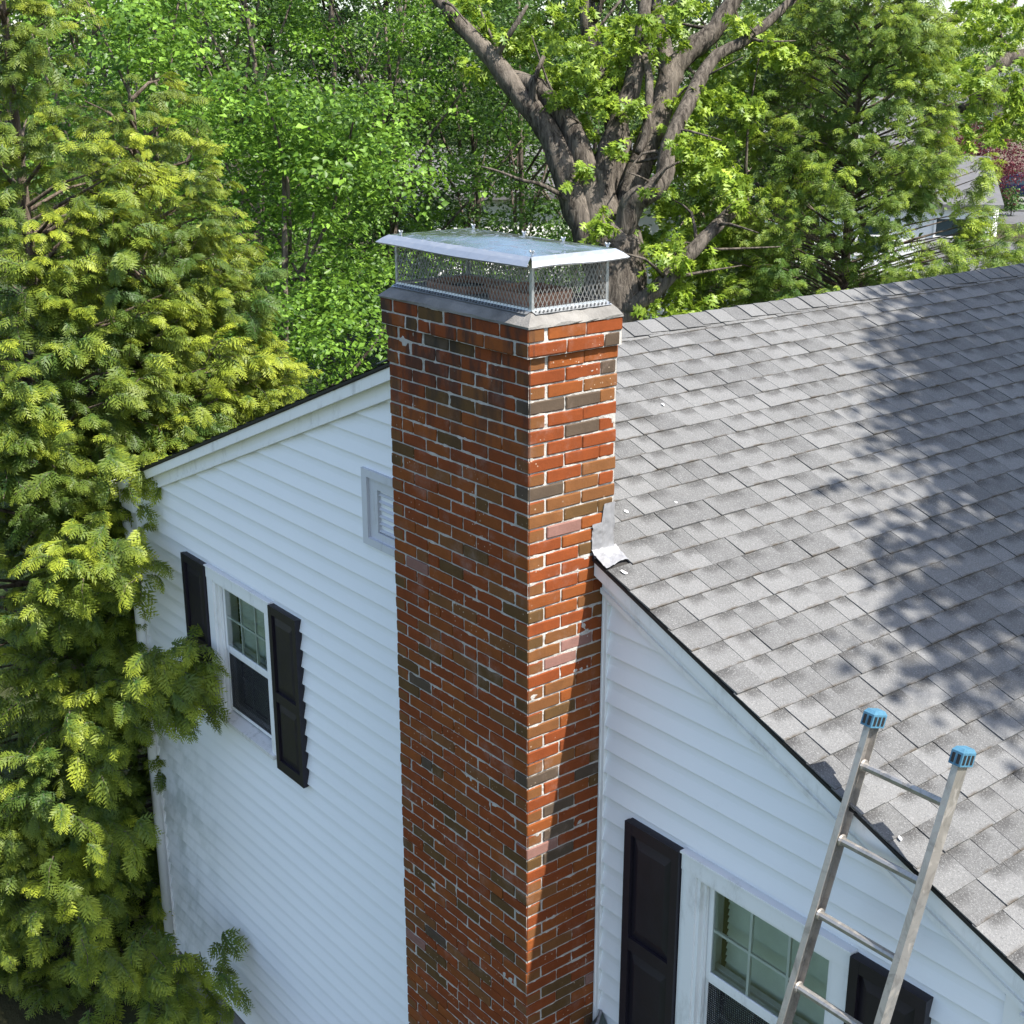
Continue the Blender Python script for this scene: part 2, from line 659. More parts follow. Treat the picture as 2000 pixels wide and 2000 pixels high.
for j in range(-38, 14):
    z0, z1 = Z0 + j * EXP, Z0 + (j + 1) * EXP
    if z0 < GZ + 0.3:
        continue

    def xl(z):
        return max(XL + 0.05, XA - (ZR - 0.195 - z) / PM) if z < ZR - 0.195 else XA

    def xr(z):
        return min(XR - 0.05, XA + (ZR - 0.195 - z) / PM) if z < ZR - 0.195 else XA
    if xl(z0) < CX0 - 0.03:
        board(xl, lambda z: min(CX0 - 0.028, XA + (ZR - 0.195 - z) / PM), z0, z1)
    if xr(z0) > CX1 + 0.05:
        board(lambda z: CX1 + 0.034, xr, z0, z1)
MB().box((XL + 0.02, -0.005, GZ), (CX0 - 0.01, 0.011, GZ + 0.32)).box((CX1 + 0.01, -0.005, GZ), (XR - 0.02, 0.011, GZ + 0.32)).build('foundation', M['concrete'], house)
# J channel by the chimney, corner posts
MB().box((CX1 + 0.004, -0.030, GZ + 0.3), (CX1 + 0.034, 0.011, zfr(0.03))).box((CX1 + 0.004, -0.034, GZ + 0.3), (CX1 + 0.014, -0.030, zfr(0.03))).build('channel_trim', M['trim'], house)
MB().box((CX0 - 0.028, -0.030, GZ + 0.3), (CX0 - 0.004, 0.011, zfr(CX0 - 0.03))).build('channel_trim', M['trim'], house)
for sx, x in ((1, XL), (-1, XR)):
    a, b = (x - 0.022, x + 0.075) if sx == 1 else (x - 0.075, x + 0.022)
    MB().box((a, -0.032, GZ + 0.25), (b, -0.0005, zroof(x) - 0.13)).box((x - 0.022 if sx == 1 else x + 0.002, -0.0005, GZ + 0.25), (x - 0.002 if sx == 1 else x + 0.022, 0.10, zroof(x) - 0.13)).build('corner_post', M['trim'], house)

# ---- rake trim
def strip(x0, x1, dz0, dz1, y0, y1, name, mat, parent):
    """board that follows the rake between x0 and x1; dz measured down from the shingle surface"""
    V = []
    for y in (y0, y1):
        V += [(x0, y, zroof(x0) - dz1), (x1, y, zroof(x1) - dz1), (x1, y, zroof(x1) - dz0), (x0, y, zroof(x0) - dz0)]
    return MB().add(V, [(0, 1, 2, 3), (7, 6, 5, 4), (0, 4, 5, 1), (1, 5, 6, 2), (2, 6, 7, 3), (3, 7, 4, 0)]).build(name, mat, parent)


EX0, EX1 = XL - 0.13, XR + 0.22    # eave ends
for (a, b) in ((EX0, XA), (XA, CX0 - 0.004), (CX1 + 0.004, EX1)):
    strip(a, b, 0.024, 0.105, -OH + 0.012, -OH + 0.034, 'rake_board', M['trim'], house)
    strip(a, b, 0.090, 0.102, -OH + 0.034, -0.030, 'rake_soffit', M['trim'], house)
    a2, b2 = max(a, XL - 0.02), min(b, XR + 0.02)
    strip(a2, b2, 0.102, 0.176, -0.036, -0.012, 'frieze_board', M['trim'], house)
    strip(a2, b2, 0.176, 0.200, -0.048, -0.012, 'frieze_bead', M['trim'], house)
# soffits under both eaves
for s, x, e in ((-1, XL, EX0), (1, XR, EX1)):
    z = zroof(e) - 0.12
    MB().box((min(x, e), -OH + 0.034, z - 0.01), (max(x, e), YB + 0.1, z)).build('eave_soffit', M['trim'], house)
    MB().box((e - 0.01 if s < 0 else e - 0.01, -OH + 0.034, z), (e + 0.01, YB + 0.1, zroof(e) - 0.03)).build('eave_fascia', M['trim'], house)
# boxed return at the left rake foot
MB().box((EX0 + 0.012, -OH + 0.036, zroof(EX0) - 0.235), (XL + 0.10, -0.027, zroof(EX0) - 0.131)).build('cornice_return', M['trim'], house)

# ---- gutter and downspout at the left eave
gx, gz = EX0 - 0.012, zroof(EX0) - 0.045
prof = [(0, 0), (0, -0.10), (-0.07, -0.10), (-0.105, -0.05), (-0.11, 0.0), (-0.103, 0.0), (-0.098, -0.048), (-0.066, -0.093), (-0.007, -0.093), (-0.007, 0)]
g = MB()
g.prism([(gx + a, gz + b) for a, b in prof], 1, -OH, YB)
g.prism([(gx + a, gz + b) for a, b in prof[:5]], 1, -OH - 0.004, -OH)
g.build('gutter', M['trim'], house)
dsp = [(gx - 0.055, 0.0, gz - 0.09), (gx - 0.055, -0.005, gz - 0.17), (gx - 0.02, -0.02, gz - 0.26), (gx + 0.08, -0.045, gz - 0.37), (gx + 0.16, -0.06, gz - 0.46), (gx + 0.18, -0.062, gz - 0.56), (gx + 0.18, -0.062, GZ + 0.12)]
MB().tube(dsp, [0.042] * len(dsp), 10).build('downspout', M['trim'], house, smooth=True)

# ---- gable vent
v = MB()
x0, x1, z0, z1 = VENT
fw = 0.055
for (a, b, c, d) in ((x0 - 0.045, x1 + 0.045, z1 - 0.01, z1 + 0.035), (x0 - 0.045, x1 + 0.045, z0 - 0.035, z0 + 0.01), (x0 - 0.045, x0 + 0.01, z0 + 0.01, z1 - 0.01), (x1 - 0.01, x1 + 0.045, z0 + 0.01, z1 - 0.01)):
    v.box((a, -0.032, c), (b, 0.008, d))
for (a, b, c, d) in ((x0 + 0.01, x1 - 0.01, z1 - 0.075, z1 - 0.01), (x0 + 0.01, x1 - 0.01, z0 + 0.01, z0 + 0.055), (x0 + 0.01, x0 + 0.09, z0 + 0.055, z1 - 0.075), (x1 - 0.09, x1 - 0.01, z0 + 0.055, z1 - 0.075)):
    v.box((a, -0.012, c), (b, 0.03, d))
vent = v.build('gable_vent', M['vent'], house)
for i in range(6):
    z = z0 + 0.066 + i * 0.044
    MB().add([(x0 + 0.09, -0.002, z), (x1 - 0.09, -0.002, z), (x1 - 0.09, 0.04, z + 0.03), (x0 + 0.09, 0.04, z + 0.03), (x0 + 0.09, -0.002, z - 0.005), (x1 - 0.09, -0.002, z - 0.005), (x1 - 0.09, 0.04, z + 0.025), (x0 + 0.09, 0.04, z + 0.025)],
             [(0, 1, 2, 3), (7, 6, 5, 4), (0, 4, 5, 1), (2, 6, 7, 3), (1, 5, 6, 2), (0, 3, 7, 4)]).build('louver', M['vent'], vent)
MB().box((x0, 0.05, z0), (x1, 0.06, z1)).build('vent_backing', M['unlit_dark'], vent)  # dark sheet gives the shade behind the louvers


# ---- windows
def window(x0, x1, lab):
    z0, z1 = WZ0, WZ1
    f = MB()
    cw = 0.09
    f.box((x0 - cw, -0.042, z1), (x1 + cw, 0.012, z1 + 0.085))
    f.box((x0 - cw, -0.038, z0 - 0.02), (x0, 0.012, z1))
    f.box((x1, -0.038, z0 - 0.02), (x1 + cw, 0.012, z1))
    f.box((x0 - cw - 0.004, -0.052, z1 + 0.085), (x1 + cw + 0.004, 0.012, z1 + 0.095))
    # jambs with parting stops
    for s, x in ((1, x0), (-1, x1)):
        for (d, y0, y1) in ((0.020, -0.028, 0.14), (0.034, 0.0, 0.018), (0.034, 0.058, 0.072)):
            a, b = (x, x + d) if s == 1 else (x - d, x)
            f.box((a, y0, z0), (b, y1, z1 - 0.02))
    f.box((x0, -0.028, z1 - 0.02), (x1, 0.14, z1))
    w = f.build('window', M['trim'], house)
    w['label'] = lab
    s = MB()
    s.add([(x0 - 0.05, -0.060, z0 - 0.035), (x1 + 0.05, -0.060, z0 - 0.035), (x1 + 0.05, -0.060, z0 - 0.005), (x0 - 0.05, -0.060, z0 - 0.005),
           (x0 - 0.05, 0.14, z0 - 0.035), (x1 + 0.05, 0.14, z0 - 0.035), (x1 + 0.05, 0.14, z0 + 0.028), (x0 - 0.05, 0.14, z0 + 0.028)],
          [(0, 1, 2, 3), (7, 6, 5, 4), (0, 4, 5, 1), (3, 2, 6, 7), (1, 5, 6, 2), (0, 3, 7, 4)])
    s.build('sill', M['sill'], w)
    zm = (z0 + 0.03 + z1 - 0.02) / 2
    for up in (1, 0):
        a0, a1 = x0 + 0.022, x1 - 0.022
        y0, y1 = (0.022, 0.055) if up else (0.075, 0.108)
        b0, b1 = (zm - 0.018, z1 - 0.022) if up else (z0 + 0.032, zm + 0.018)
        st = 0.038
        h = MB()
        h.box((a0, y0, b0), (a0 + st, y1, b1)).box((a1 - st, y0, b0), (a1, y1, b1))
        h.box((a0 + st, y0, b1 - st), (a1 - st, y1, b1)).box((a0 + st, y0, b0), (a1 - st, y1, b0 + st))
        sash = h.build('sash', M['trim'], w)
        ga0, ga1, gb0, gb1 = a0 + st, a1 - st, b0 + st, b1 - st
        ym = (y0 + y1) / 2
        for i in range(1, 3):
            x = ga0 + (ga1 - ga0) * i / 3
            MB().box((x - 0.007, ym - 0.007, gb0), (x + 0.007, ym + 0.007, gb1)).build('muntin', M['trim'], w)
        z = (gb0 + gb1) / 2
        MB().box((ga0, ym - 0.006, z - 0.007), (ga1, ym + 0.006, z + 0.007)).build('muntin', M['trim'], w)
        for i in range(3):
            for jz in range(2):
                p0, p1 = ga0 + (ga1 - ga0) * i / 3, ga0 + (ga1 - ga0) * (i + 1) / 3
                q0, q1 = gb0 + (gb1 - gb0) * jz / 2, gb0 + (gb1 - gb0) * (jz + 1) / 2
                MB().add([(p0, ym - 0.0105, q0), (p1, ym - 0.0105, q0), (p1, ym - 0.0105, q1), (p0, ym - 0.0105, q1)], [(0, 1, 2, 3)]).build('pane', M['glass'], w, fix=False)
        if not up:
            # insect screen frame in front of the lower sash
            q = MB()
            for (c0, c1, d0, d1) in ((a0, a0 + 0.022, b0, zm - 0.02), (a1 - 0.022, a1, b0, zm - 0.02), (a0 + 0.022, a1 - 0.022, b0, b0 + 0.022), (a0 + 0.022, a1 - 0.022, zm - 0.042, zm - 0.02)):
                q.box((c0, 0.030, d0), (c1, 0.044, d1))
            q.build('screen_frame', M['trim'], w)
            net = MB()
            step = 0.012
            x = a0 + 0.022
            while x < a1 - 0.022:
                net.box((x, 0.0365, b0 + 0.022), (x + 0.0045, 0.038, zm - 0.042))
                x += step
            z = b0 + 0.022
            while z < zm - 0.042:
                net.box((a0 + 0.022, 0.0345, z), (a1 - 0.022, 0.036, z + 0.0045))
                z += step
            net.build('insect_screen', M['screen'], w)
    bl = MB()
    z = z0 + 0.06
    while z < z1 - 0.03:
        bl.add([(x0 + 0.05, 0.135, z), (x1 - 0.05, 0.135, z), (x1 - 0.05, 0.150, z + 0.031), (x0 + 0.05, 0.150, z + 0.031)], [(0, 1, 2, 3)])
        z += 0.036
    bl.build('blind', M['blind'], w)
    MB().add([(x0, 0.14, z0), (x1, 0.14, z0), (x1, 0.14, z1), (x0, 0.14, z1), (x0 - .1, 0.5, z0 - .1), (x1 + .1, 0.5, z0 - .1), (x1 + .1, 0.5, z1 + .1), (x0 - .1, 0.5, z1 + .1)],
             [(4, 5, 6, 7), (0, 1, 5, 4), (1, 2, 6, 5), (2, 3, 7, 6), (3, 0, 4, 7)]).build('room_recess', M['unlit_dark'], w)  # shallow box coloured dark to pass for the unlit room
    return w


window(*WIN['l'], 'sash window under the left roof slope')
window(*WIN['r'], 'sash window behind the ladder')


def shutter(x0, x1, z0, z1, lab):
    y0, y1 = -0.058, -0.028
    f = MB()
    st = 0.045
    f.box((x0, y0, z0), (x0 + st, y1, z1)).box((x1 - st, y0, z0), (x1, y1, z1))
    zm = z0 + (z1 - z0) * 0.46
    for (a, b) in ((z1 - 0.06, z1), (zm - 0.035, zm + 0.035), (z0, z0 + 0.075)):
        f.box((x0 + st, y0 + 0.001, a), (x1 - st, y1, b))
    f.box((x0 + 0.002, y1, z0 + 0.002), (x1 - 0.002, y1 + 0.020, z1 - 0.002))
    s = f.build('shutter', M['shutter'], house)
    s['label'] = lab
    for (a, b) in ((z0 + 0.075, zm - 0.035), (zm + 0.035, z1 - 0.06)):
        p, q = x0 + st, x1 - st
        e = 0.045
        MB().add([(p, y0 + 0.022, a), (q, y0 + 0.022, a), (q, y0 + 0.022, b), (p, y0 + 0.022, b),
                  (p + e, y0 + 0.006, a + e * 1.3), (q - e, y0 + 0.006, a + e * 1.3), (q - e, y0 + 0.006, b - e * 1.3), (p + e, y0 + 0.006, b - e * 1.3)],
                 [(4, 5, 6, 7), (0, 1, 5, 4), (1, 2, 6, 5), (2, 3, 7, 6), (3, 0, 4, 7)]).build('raised_panel', M['shutter'], s)


shutter(-4.585, -4.222, -3.405, -2.18, 'black shutter half hidden by the arborvitae')
shutter(-3.262, -2.898, -3.405, -2.18, 'black shutter between the left window and the chimney')
shutter(0.222, 0.580, -3.405, -2.18, 'black shutter between the chimney and the right window')
shutter(1.540, 1.900, -3.405, -2.18, 'black shutter behind the ladder')

# small outlet cover on the siding by the left corner
b_ = MB().box((-5.25, -0.045, -2.62), (-5.12, -0.012, -2.47)).box((-5.235, -0.052, -2.605), (-5.135, -0.045, -2.485))
b_.build('outlet_box', M['trim'], house)

# ================================================================== roof
UD = Vector((math.cos(AL), 0, -math.sin(AL)))
ND = Vector((math.sin(AL), 0, math.cos(AL)))
rf = MB()
DT = 0.014
for (e, s) in ((EX0 - 0.02, -1), (EX1 + 0.02, 1)):
    y0 = -OH + 0.004
    V = []
    for d in (DT, DT + 0.022):
        for y in (y0, YB + 0.15):
            V += [(XA, y, ZR - d), (e, y, zroof(e) - d)]
    # leave the slot where the chimney passes (only the strip y<0)
    rf.add(V, [(0, 1, 3, 2), (4, 6, 7, 5), (0, 4, 5, 1), (2, 3, 7, 6), (1, 5, 7, 3), (0, 2, 6, 4)])
roof = rf.build('roof', M['felt'], house)

# shingles of the slope in view
CEXP = 0.131 / math.cos(AL)        # exposure measured on the slope
LEN = CEXP + 0.016
WID = [0.125, 0.15, 0.172, 0.195, 0.215]


def shingle_mesh(w, thick, name='shingle'):
    g_ = 0.0035
    L0, L1 = -LEN, 0.0
    n0 = 0.0008
    V, F = [], []
    hw = w / 2 - g_ / 2
    top0, top1 = thick * 0.4, thick
    V = [(L0, -hw, 0), (L1, -hw, thick * 0.35), (L1, hw, thick * 0.35), (L0, hw, 0), (L0, -hw, top0), (L1, -hw, top1), (L1, hw, top1), (L0, hw, top0)]
    F = [(0, 3, 2, 1), (4, 5, 6, 7), (0, 1, 5, 4), (1, 2, 6, 5), (2, 3, 7, 6), (3, 0, 4, 7)]
    su = [0, 0, 1, 1, 0, 0, 1, 1]
    sv = [1, 0, 0, 1, 1, 0, 0, 1]
    return V, F, su, sv


def set_attr(me, name, vals):
    a = me.attributes.new(name, 'FLOAT', 'POINT')
    a.data.foreach_set('value', np.asarray(vals, dtype=np.float32))


SM = {}
for i, w in enumerate(WID):
    for t, th in enumerate((0.0095, 0.0145)):
        V, F, su, sv = shingle_mesh(w, th)
        me = bpy.data.meshes.new('shingle')
        me.from_pydata(V, [], F)
        me.materials.append(M['shingle'])
        set_attr(me, 'su', su)
        set_attr(me, 'sv', sv)
        me.update()
        SM[(i, t)] = (me, V, F, su, sv)
ROT = Matrix((UD, Vector((0, 1, 0)), ND)).transposed()   # columns: downslope, y, normal
ROTE = ROT.to_euler()
sh = []
for j in range(-13, 17):
    xb = 0.25 + 0.131 * j
    if xb > EX1 + 0.03:
        break
    y = -OH - 0.004 + random.uniform(-0.002, 0.004)
    last = -1
    while y < YB + 0.1:
        i = random.choice([0, 1, 1, 2, 2, 2, 3, 3, 4])
        w = WID[i]
        if y < 0.035 and CX0 - 0.01 < xb - 0.07 and xb - 0.131 < CX1 + 0.002:
            y2 = y + w
            if y2 > 0.04:
                pass
            y = 0.04 if y < 0.04 else y
            if y <= 0.04:
                y = 0.0401
        t = random.choice([0, 0, 1])
        loc = Vector((xb, y + w / 2, zroof(xb) - 0.0105)) + ND * random.uniform(-0.0006, 0.001)
        sh.append((i, t, loc, random.uniform(-0.004, 0.004)))
        y += w
P = project(np.array([s[2] for s in sh]))
inside = (P[:, 0] > 0) & (P[:, 0] < 2040) & (P[:, 1] > 0) & (P[:, 1] < 2040)
# skip those behind the stack
beh = (P[:, 0] < 1195) & (P[:, 1] < 1120)
score = np.where(inside & ~beh, P[:, 2], 1e9)
order = np.argsort(score)
solo = set(order[:296].tolist())
jv, jf, jr, ju, jw = [], [], [], [], []
for n_, (i, t, loc, tw) in enumerate(sh):
    me, V, F, su, sv = SM[(i, t)]
    if n_ in solo:
        o = link('shingle', me, roof, loc, ROTE)
        o.rotation_euler.rotate_axis('Z', tw)
    else:
        b0 = len(jv)
        jv += [tuple(loc + ROT @ Vector(q)) for q in V]
        jf += [tuple(b0 + a for a in f) for f in F]
        jr += [random.random()] * 8
        ju += su
        jw += sv
me = bpy.data.meshes.new('shingle_field')
me.from_pydata(jv, [], jf)
me.materials.append(M['shingle'])
set_attr(me, 'rnd', jr)
set_attr(me, 'su', ju)
set_attr(me, 'sv', jw)
me.update()
tag(link('shingle_field', me, roof), kind='stuff')
# far slope, never seen from here: plain courses
fs = MB()
for j in range(30):
    x = XA - 0.13 * j
    x2 = x - 0.138
    fs.add([(x, -OH - 0.004, zroof(x) - 0.013), (x, YB + 0.1, zroof(x) - 0.013), (x2, YB + 0.1, zroof(x2) - 0.003), (x2, -OH - 0.004, zroof(x2) - 0.003), (x2, -OH - 0.004, zroof(x2) - 0.012), (x2, YB + 0.1, zroof(x2) - 0.012)], [(0, 1, 2, 3), (3, 2, 5, 4)])
tag(fs.build('shingle_field', M['shingle'], roof), kind='stuff')

# ridge caps: bent over the ridge, each lapping the next
capm = []
for t in range(3):
    V, F = [], []
    hw = 0.135 + 0.006 * t
    secs = [(-hw, None), (-0.035, None), (0, None), (0.035, None), (hw, None)]
    for (yy_, lift) in ((0.0, 0.008), (0.20, 0.0)):
        for (s_, _) in secs:
            z = -PM * abs(s_) * (0.96 if abs(s_) > 0.04 else 0.8)
            V.append((s_, yy_, z + lift))
    for i in range(4):
        F.append((i, i + 1, i + 6, i + 5))
    b0 = len(V)
    for (s_, _) in secs:
        z = -PM * abs(s_) * (0.96 if abs(s_) > 0.04 else 0.8)
        V.append((s_, 0.0, z + 0.001))
    for i in range(4):
        F.append((i + 1, i, b0 + i, b0 + i + 1))
    V.append((hw, 0.2, -PM * hw * .96 - 0.002)); V.append((hw, 0.0, -PM * hw * .96 + 0.009))
    F.append((4, b0 + 5 + 1, b0 + 5, 9))
    me = bpy.data.meshes.new('ridge_cap')
    me.from_pydata(V, [], F)
    me.materials.append(M['shingle'])
    set_attr(me, 'su', [0.2] * len(V))
    set_attr(me, 'sv', [0.2] * 5 + [0.5] * 5 + [0.2] * (len(V) - 10))
    me.update()
    capm.append(me)
y = -OH - 0.004
kk = 0
while y < YB:
    if y > -OH - 0.01:
        link('ridge_cap', capm[kk % 3], roof, (XA + random.uniform(-0.003, 0.003), y, ZR - 0.001 + random.uniform(0, 0.003)), (0, 0, random.uniform(-0.012, 0.012)))
    kk += 1
    y += 0.150
# metal drip edge under the rake shingles
for (a, b) in ((EX0 - 0.02, XA), (XA, CX0 - 0.004), (CX1 + 0.004, EX1 + 0.02)):
    strip(a, b, 0.0145, 0.030, -OH - 0.0015, -OH + 0.0035, 'drip_edge', M['black'], roof)


# flashing where the rake meets the stack
def sheet(fn, nu, nv, name, mat, parent):
    V = [fn(i / nu, j / nv) for j in range(nv + 1) for i in range(nu + 1)]
    F = [(j * (nu + 1) + i, j * (nu + 1) + i + 1, (j + 1) * (nu + 1) + i + 1, (j + 1) * (nu + 1) + i) for j in range(nv) for i in range(nu)]
    b0 = len(V)
    return MB().add(V, F).build(name, mat, parent, smooth=True)


rgf = np.random.default_rng(3)
nz = rgf.normal(0, 1, (40, 40))


def fl_wall(u, v):
    y = -0.105 + 0.135 * u
    top = -0.66 if u > 0.45 else -0.745
    z = -0.905 + (top + 0.905) * v
    return (0.006 + 0.002 * nz[int(u * 9), int(v * 11)] + 0.014 * max(0, 0.15 - v) / 0.15, y, z)


def fl_roof(u, v):
    x = 0.004 + 0.095 * v * (1.0 + 0.10 * math.sin(5 * u + 1))
    y = -0.108 + 0.15 * u
    return (x, y, zroof(x) + 0.008 + 0.002 * nz[int(u * 12), int(v * 8)] + 0.012 * (1 - v) ** 2)


sheet(fl_wall, 14, 16, 'flashing', M['flash'], roof)
sheet(fl_roof, 14, 10, 'flashing', M['flash'], roof)

# ================================================================== chimney
CC = 0.0635
CD = 0.473
CW = CX1 - CX0
chim = thing('brick_chimney', (CX0 / 2, -0.24, GZ), 'tall red brick chimney standing against the white gable wall', 'chimney')
BH, BL, BD = 0.0555, 0.1855, 0.09
END = {'brick_red': 'brick_brown', 'brick_orange': 'brick_brown', 'brick_brown': 'brick_olive', 'brick_olive': 'brick_olive', 'brick_grey': 'brick_grey', 'brick_wash': 'brick_red'}


def brick_geo(L, D, H, seed):
    """bevelled brick with slightly knocked corners; end faces carry material 1"""
    r_ = random.Random(seed)
    b = 0.0035
    V, F, mi = [], [], []
    idx = {}
    for sx in (-1, 1):
        for sy in (-1, 1):
            for sz in (-1, 1):
                j = [1 + r_.uniform(-0.2, 1.2) * (1.0 if r_.random() < 0.3 else 0.25) for _ in range(3)]
                for ax in range(3):
                    p = [sx * (L / 2 - (0 if ax == 0 else b * j[0])), sy * (D / 2 - (0 if ax == 1 else b * j[1])), sz * (H / 2 - (0 if ax == 2 else b * j[2]))]
                    idx[(sx, sy, sz, ax)] = len(V)
                    V.append(tuple(p))
    for ax in range(3):
        o1, o2 = [a for a in range(3) if a != ax]
        for s in (-1, 1):
            q = []
            for (a, c_) in ((-1, -1), (1, -1), (1, 1), (-1, 1)):
                kx = [0, 0, 0]
                kx[ax], kx[o1], kx[o2] = s, a, c_
                q.append(idx[(*kx, ax)])
            F.append(tuple(q))
            mi.append(1 if ax == 0 else 0)
    for a1 in range(3):
        for a2 in range(a1 + 1, 3):
            o = [a for a in range(3) if a not in (a1, a2)][0]
            for s1 in (-1, 1):
                for s2 in (-1, 1):
                    kk_ = []
                    for so in (-1, 1):
                        kx = [0, 0, 0]
                        kx[a1], kx[a2], kx[o] = s1, s2, so
                        kk_.append((idx[(*kx, a1)], idx[(*kx, a2)]))
                    F.append((kk_[0][0], kk_[0][1], kk_[1][1], kk_[1][0]))
                    mi.append(0)
    for sx in (-1, 1):
        for sy in (-1, 1):
            for sz in (-1, 1):
                F.append(tuple(idx[(sx, sy, sz, a)] for a in range(3)))
                mi.append(0)
    return V, F, mi


BG = {}
for kind, (L, D, H) in {'s': (BL, BD, BH), 'h': (0.0885, BD, BH)}.items():
    for v_ in range(4):
        BG[(kind, v_)] = brick_geo(L, D, H, hash((kind, v_)) % 1000 + v_)
BM = {}


def brick_mesh(kind, v_, col):
    key = (kind, v_, col)
    if key not in BM:
        V, F, mi = BG[(kind, v_)]
        b = MB()
        b.v, b.f, b.m = list(V), list(F), list(mi)
        BM[key] = b.mesh('brick', [M[col], M[END[col] if kind == 's' else col]])
    return BM[key]


br = random.Random(11)


def pick():
    q = br.random()
    return ('brick_red' if q < 0.56 else 'brick_orange' if q < 0.82 else 'brick_brown' if q < 0.92 else 'brick_olive' if q < 0.975 else 'brick_grey' if q < 0.99 else 'brick_wash')


SIDE = {(0, 0): 'brick_red', (1, 0): 'brick_red', (1, 2): 'brick_grey', (3, 2): 'brick_grey', (4, 2): 'brick_brown', (5, 0): 'brick_grey', (5, 2): 'brick_brown', (7, 1): 'brick_grey', (7, 0): 'brick_red', (9, 0): 'brick_red', (10, 2): 'brick_brown', (11, 0): 'brick_grey', (12, 2): 'brick_brown', (13, 0): 'brick_brown', (13, 1): 'brick_olive',
        (16, 2): 'brick_olive', (23, 1): 'brick_wash', (26, 1): 'brick_brown', (27, 0): 'brick_brown', (28, 1): 'brick_olive', (33, 0): 'brick_grey', (34, 2): 'brick_grey', (38, 1): 'brick_grey', (39, 0): 'brick_wash', (40, 1): 'brick_grey', (54, 1): 'brick_olive', (53, 2): 'brick_wash'}
jb = MB()
NROW = int((GZ - 3 * CC) / -CC)
solo_n = 0
jrnd = []
JM = ['brick_red', 'brick_orange', 'brick_brown', 'brick_olive', 'brick_grey', 'brick_wash']
for r_ in range(0, 104):
    zc_ = -(r_ + 0.5 - 3) * CC
    if zc_ < GZ:
        break
    corb = r_ < 2
    fx0, fx1 = (CX0 - 0.020, CX1 + 0.026) if corb else (CX0, CX1)
    fy = -CD - 0.026 if corb else -CD
    by = 0.034 if r_ < 15 else 0.012
    pf = (fx1 - fx0) / 5.5
    ps = (by - fy) / 2.5
    row = []   # kind, centre, rotz, colour, scale, visible
    if r_ % 2:   # side stretcher at the corner, its end shows in front
        row.append(('s', (fx1 - BD / 2, fy + ps / 2 - 0.002), 1, SIDE.get((r_, 0), pick()), ps / 0.189, 1))
        y = fy + ps
        row.append(('s', (fx1 - BD / 2, y + ps / 2), 1, SIDE.get((r_, 1), pick()), ps / 0.189, 1))
        row.append(('h', (fx1 - BD / 2, y + ps + 0.0885 / 2), 1, SIDE.get((r_, 2), pick()), 1.0, 1))
        x = fx1 - pf / 2
        for i in range(5):
            if br.random() < 0.07:
                c1, c2 = pick(), pick()
                row.append(('h', (x - pf * 0.25 - 0.002, fy + BD / 2), 0, c1, 1.0, 1))
                row.append(('h', (x - pf * 0.75, fy + BD / 2), 0, c2, 1.0, 1))
            else:
                row.append(('s', (x - pf / 2 - 0.002, fy + BD / 2), 0, pick(), pf / 0.1938, 1))
            x -= pf
        row.append(('s', (fx0 + BD / 2, fy + BD + 0.01 + BL / 2), 1, pick(), 1.0, 0))
        row.append(('s', (fx0 + BD / 2, fy + BD + 0.02 + BL * 1.5), 1, pick(), 1.0, 0))
    else:
        x = fx1
        for i in range(5):
            row.append(('s', (x - pf / 2 + 0.003, fy + BD / 2), 0, pick() if i or (r_, 0) not in SIDE else SIDE[(r_, 0)], pf / 0.1938, 1))
            x -= pf
        row.append(('s', (fx0 + BD / 2 - 0.001, fy + BL / 2), 1, pick(), 1.0, 1))
        y = fy + ps / 2
        row.append(('s', (fx1 - BD / 2, y + ps / 2 + 0.001), 1, SIDE.get((r_, 1), pick()), ps / 0.189, 1))
        row.append(('s', (fx1 - BD / 2, y + ps * 1.5 + 0.001), 1, SIDE.get((r_, 2), pick()), ps / 0.189, 1))
        row.append(('s', (fx0 + BD / 2, fy + BL * 1.5 + 0.012), 1, pick(), 1.0, 0))
    for (kd, (x, y), rz, col, sc, vis) in row:
        dx = br.uniform(-0.0018, 0.0018)
        dz = br.uniform(-0.0012, 0.0012)
        tilt = br.uniform(-0.008, 0.008)
        if 2 <= r_ < 5 and x < CX0 + 0.2:
            dx -= 0.013
        v_ = br.randrange(4)
        loc = (x + dx, y + br.uniform(-0.002, 0.0015), zc_ + dz)
        if vis and solo_n < 300 and r_ < 38:
            link('brick', brick_mesh(kd, v_, col), chim, loc, (tilt * 0.6, 0, rz * math.pi / 2 + tilt), (sc, 1, 1) if sc != 1 else None)
            solo_n += 1
        else:
            V, F, mi = BG[(kd, v_)]
            mt = Matrix.Translation(loc) @ Matrix.Rotation(rz * math.pi / 2 + tilt, 4, 'Z') @ Matrix.Diagonal((sc, 1, 1, 1))
            b0 = len(jb.v)
            jb.v += [tuple(mt @ Vector(q)) for q in V]
            jb.f += [tuple(b0 + a for a in f) for f in F]
            e_ = JM.index(END[col] if kd == 's' else col)
            jb.m += [e_ if q else JM.index(col) for q in mi]
            jrnd += [br.random()] * len(V)
me = jb.mesh('brick_field', [M[c] for c in JM])
set_attr(me, 'rnd', jrnd)
tag(link('brick_field', me, chim), 'lower and far side courses of the red brick stack', kind='stuff')

# mortar body: a solid whose faces swell and sink between the bricks
ns = np.random.default_rng(5)


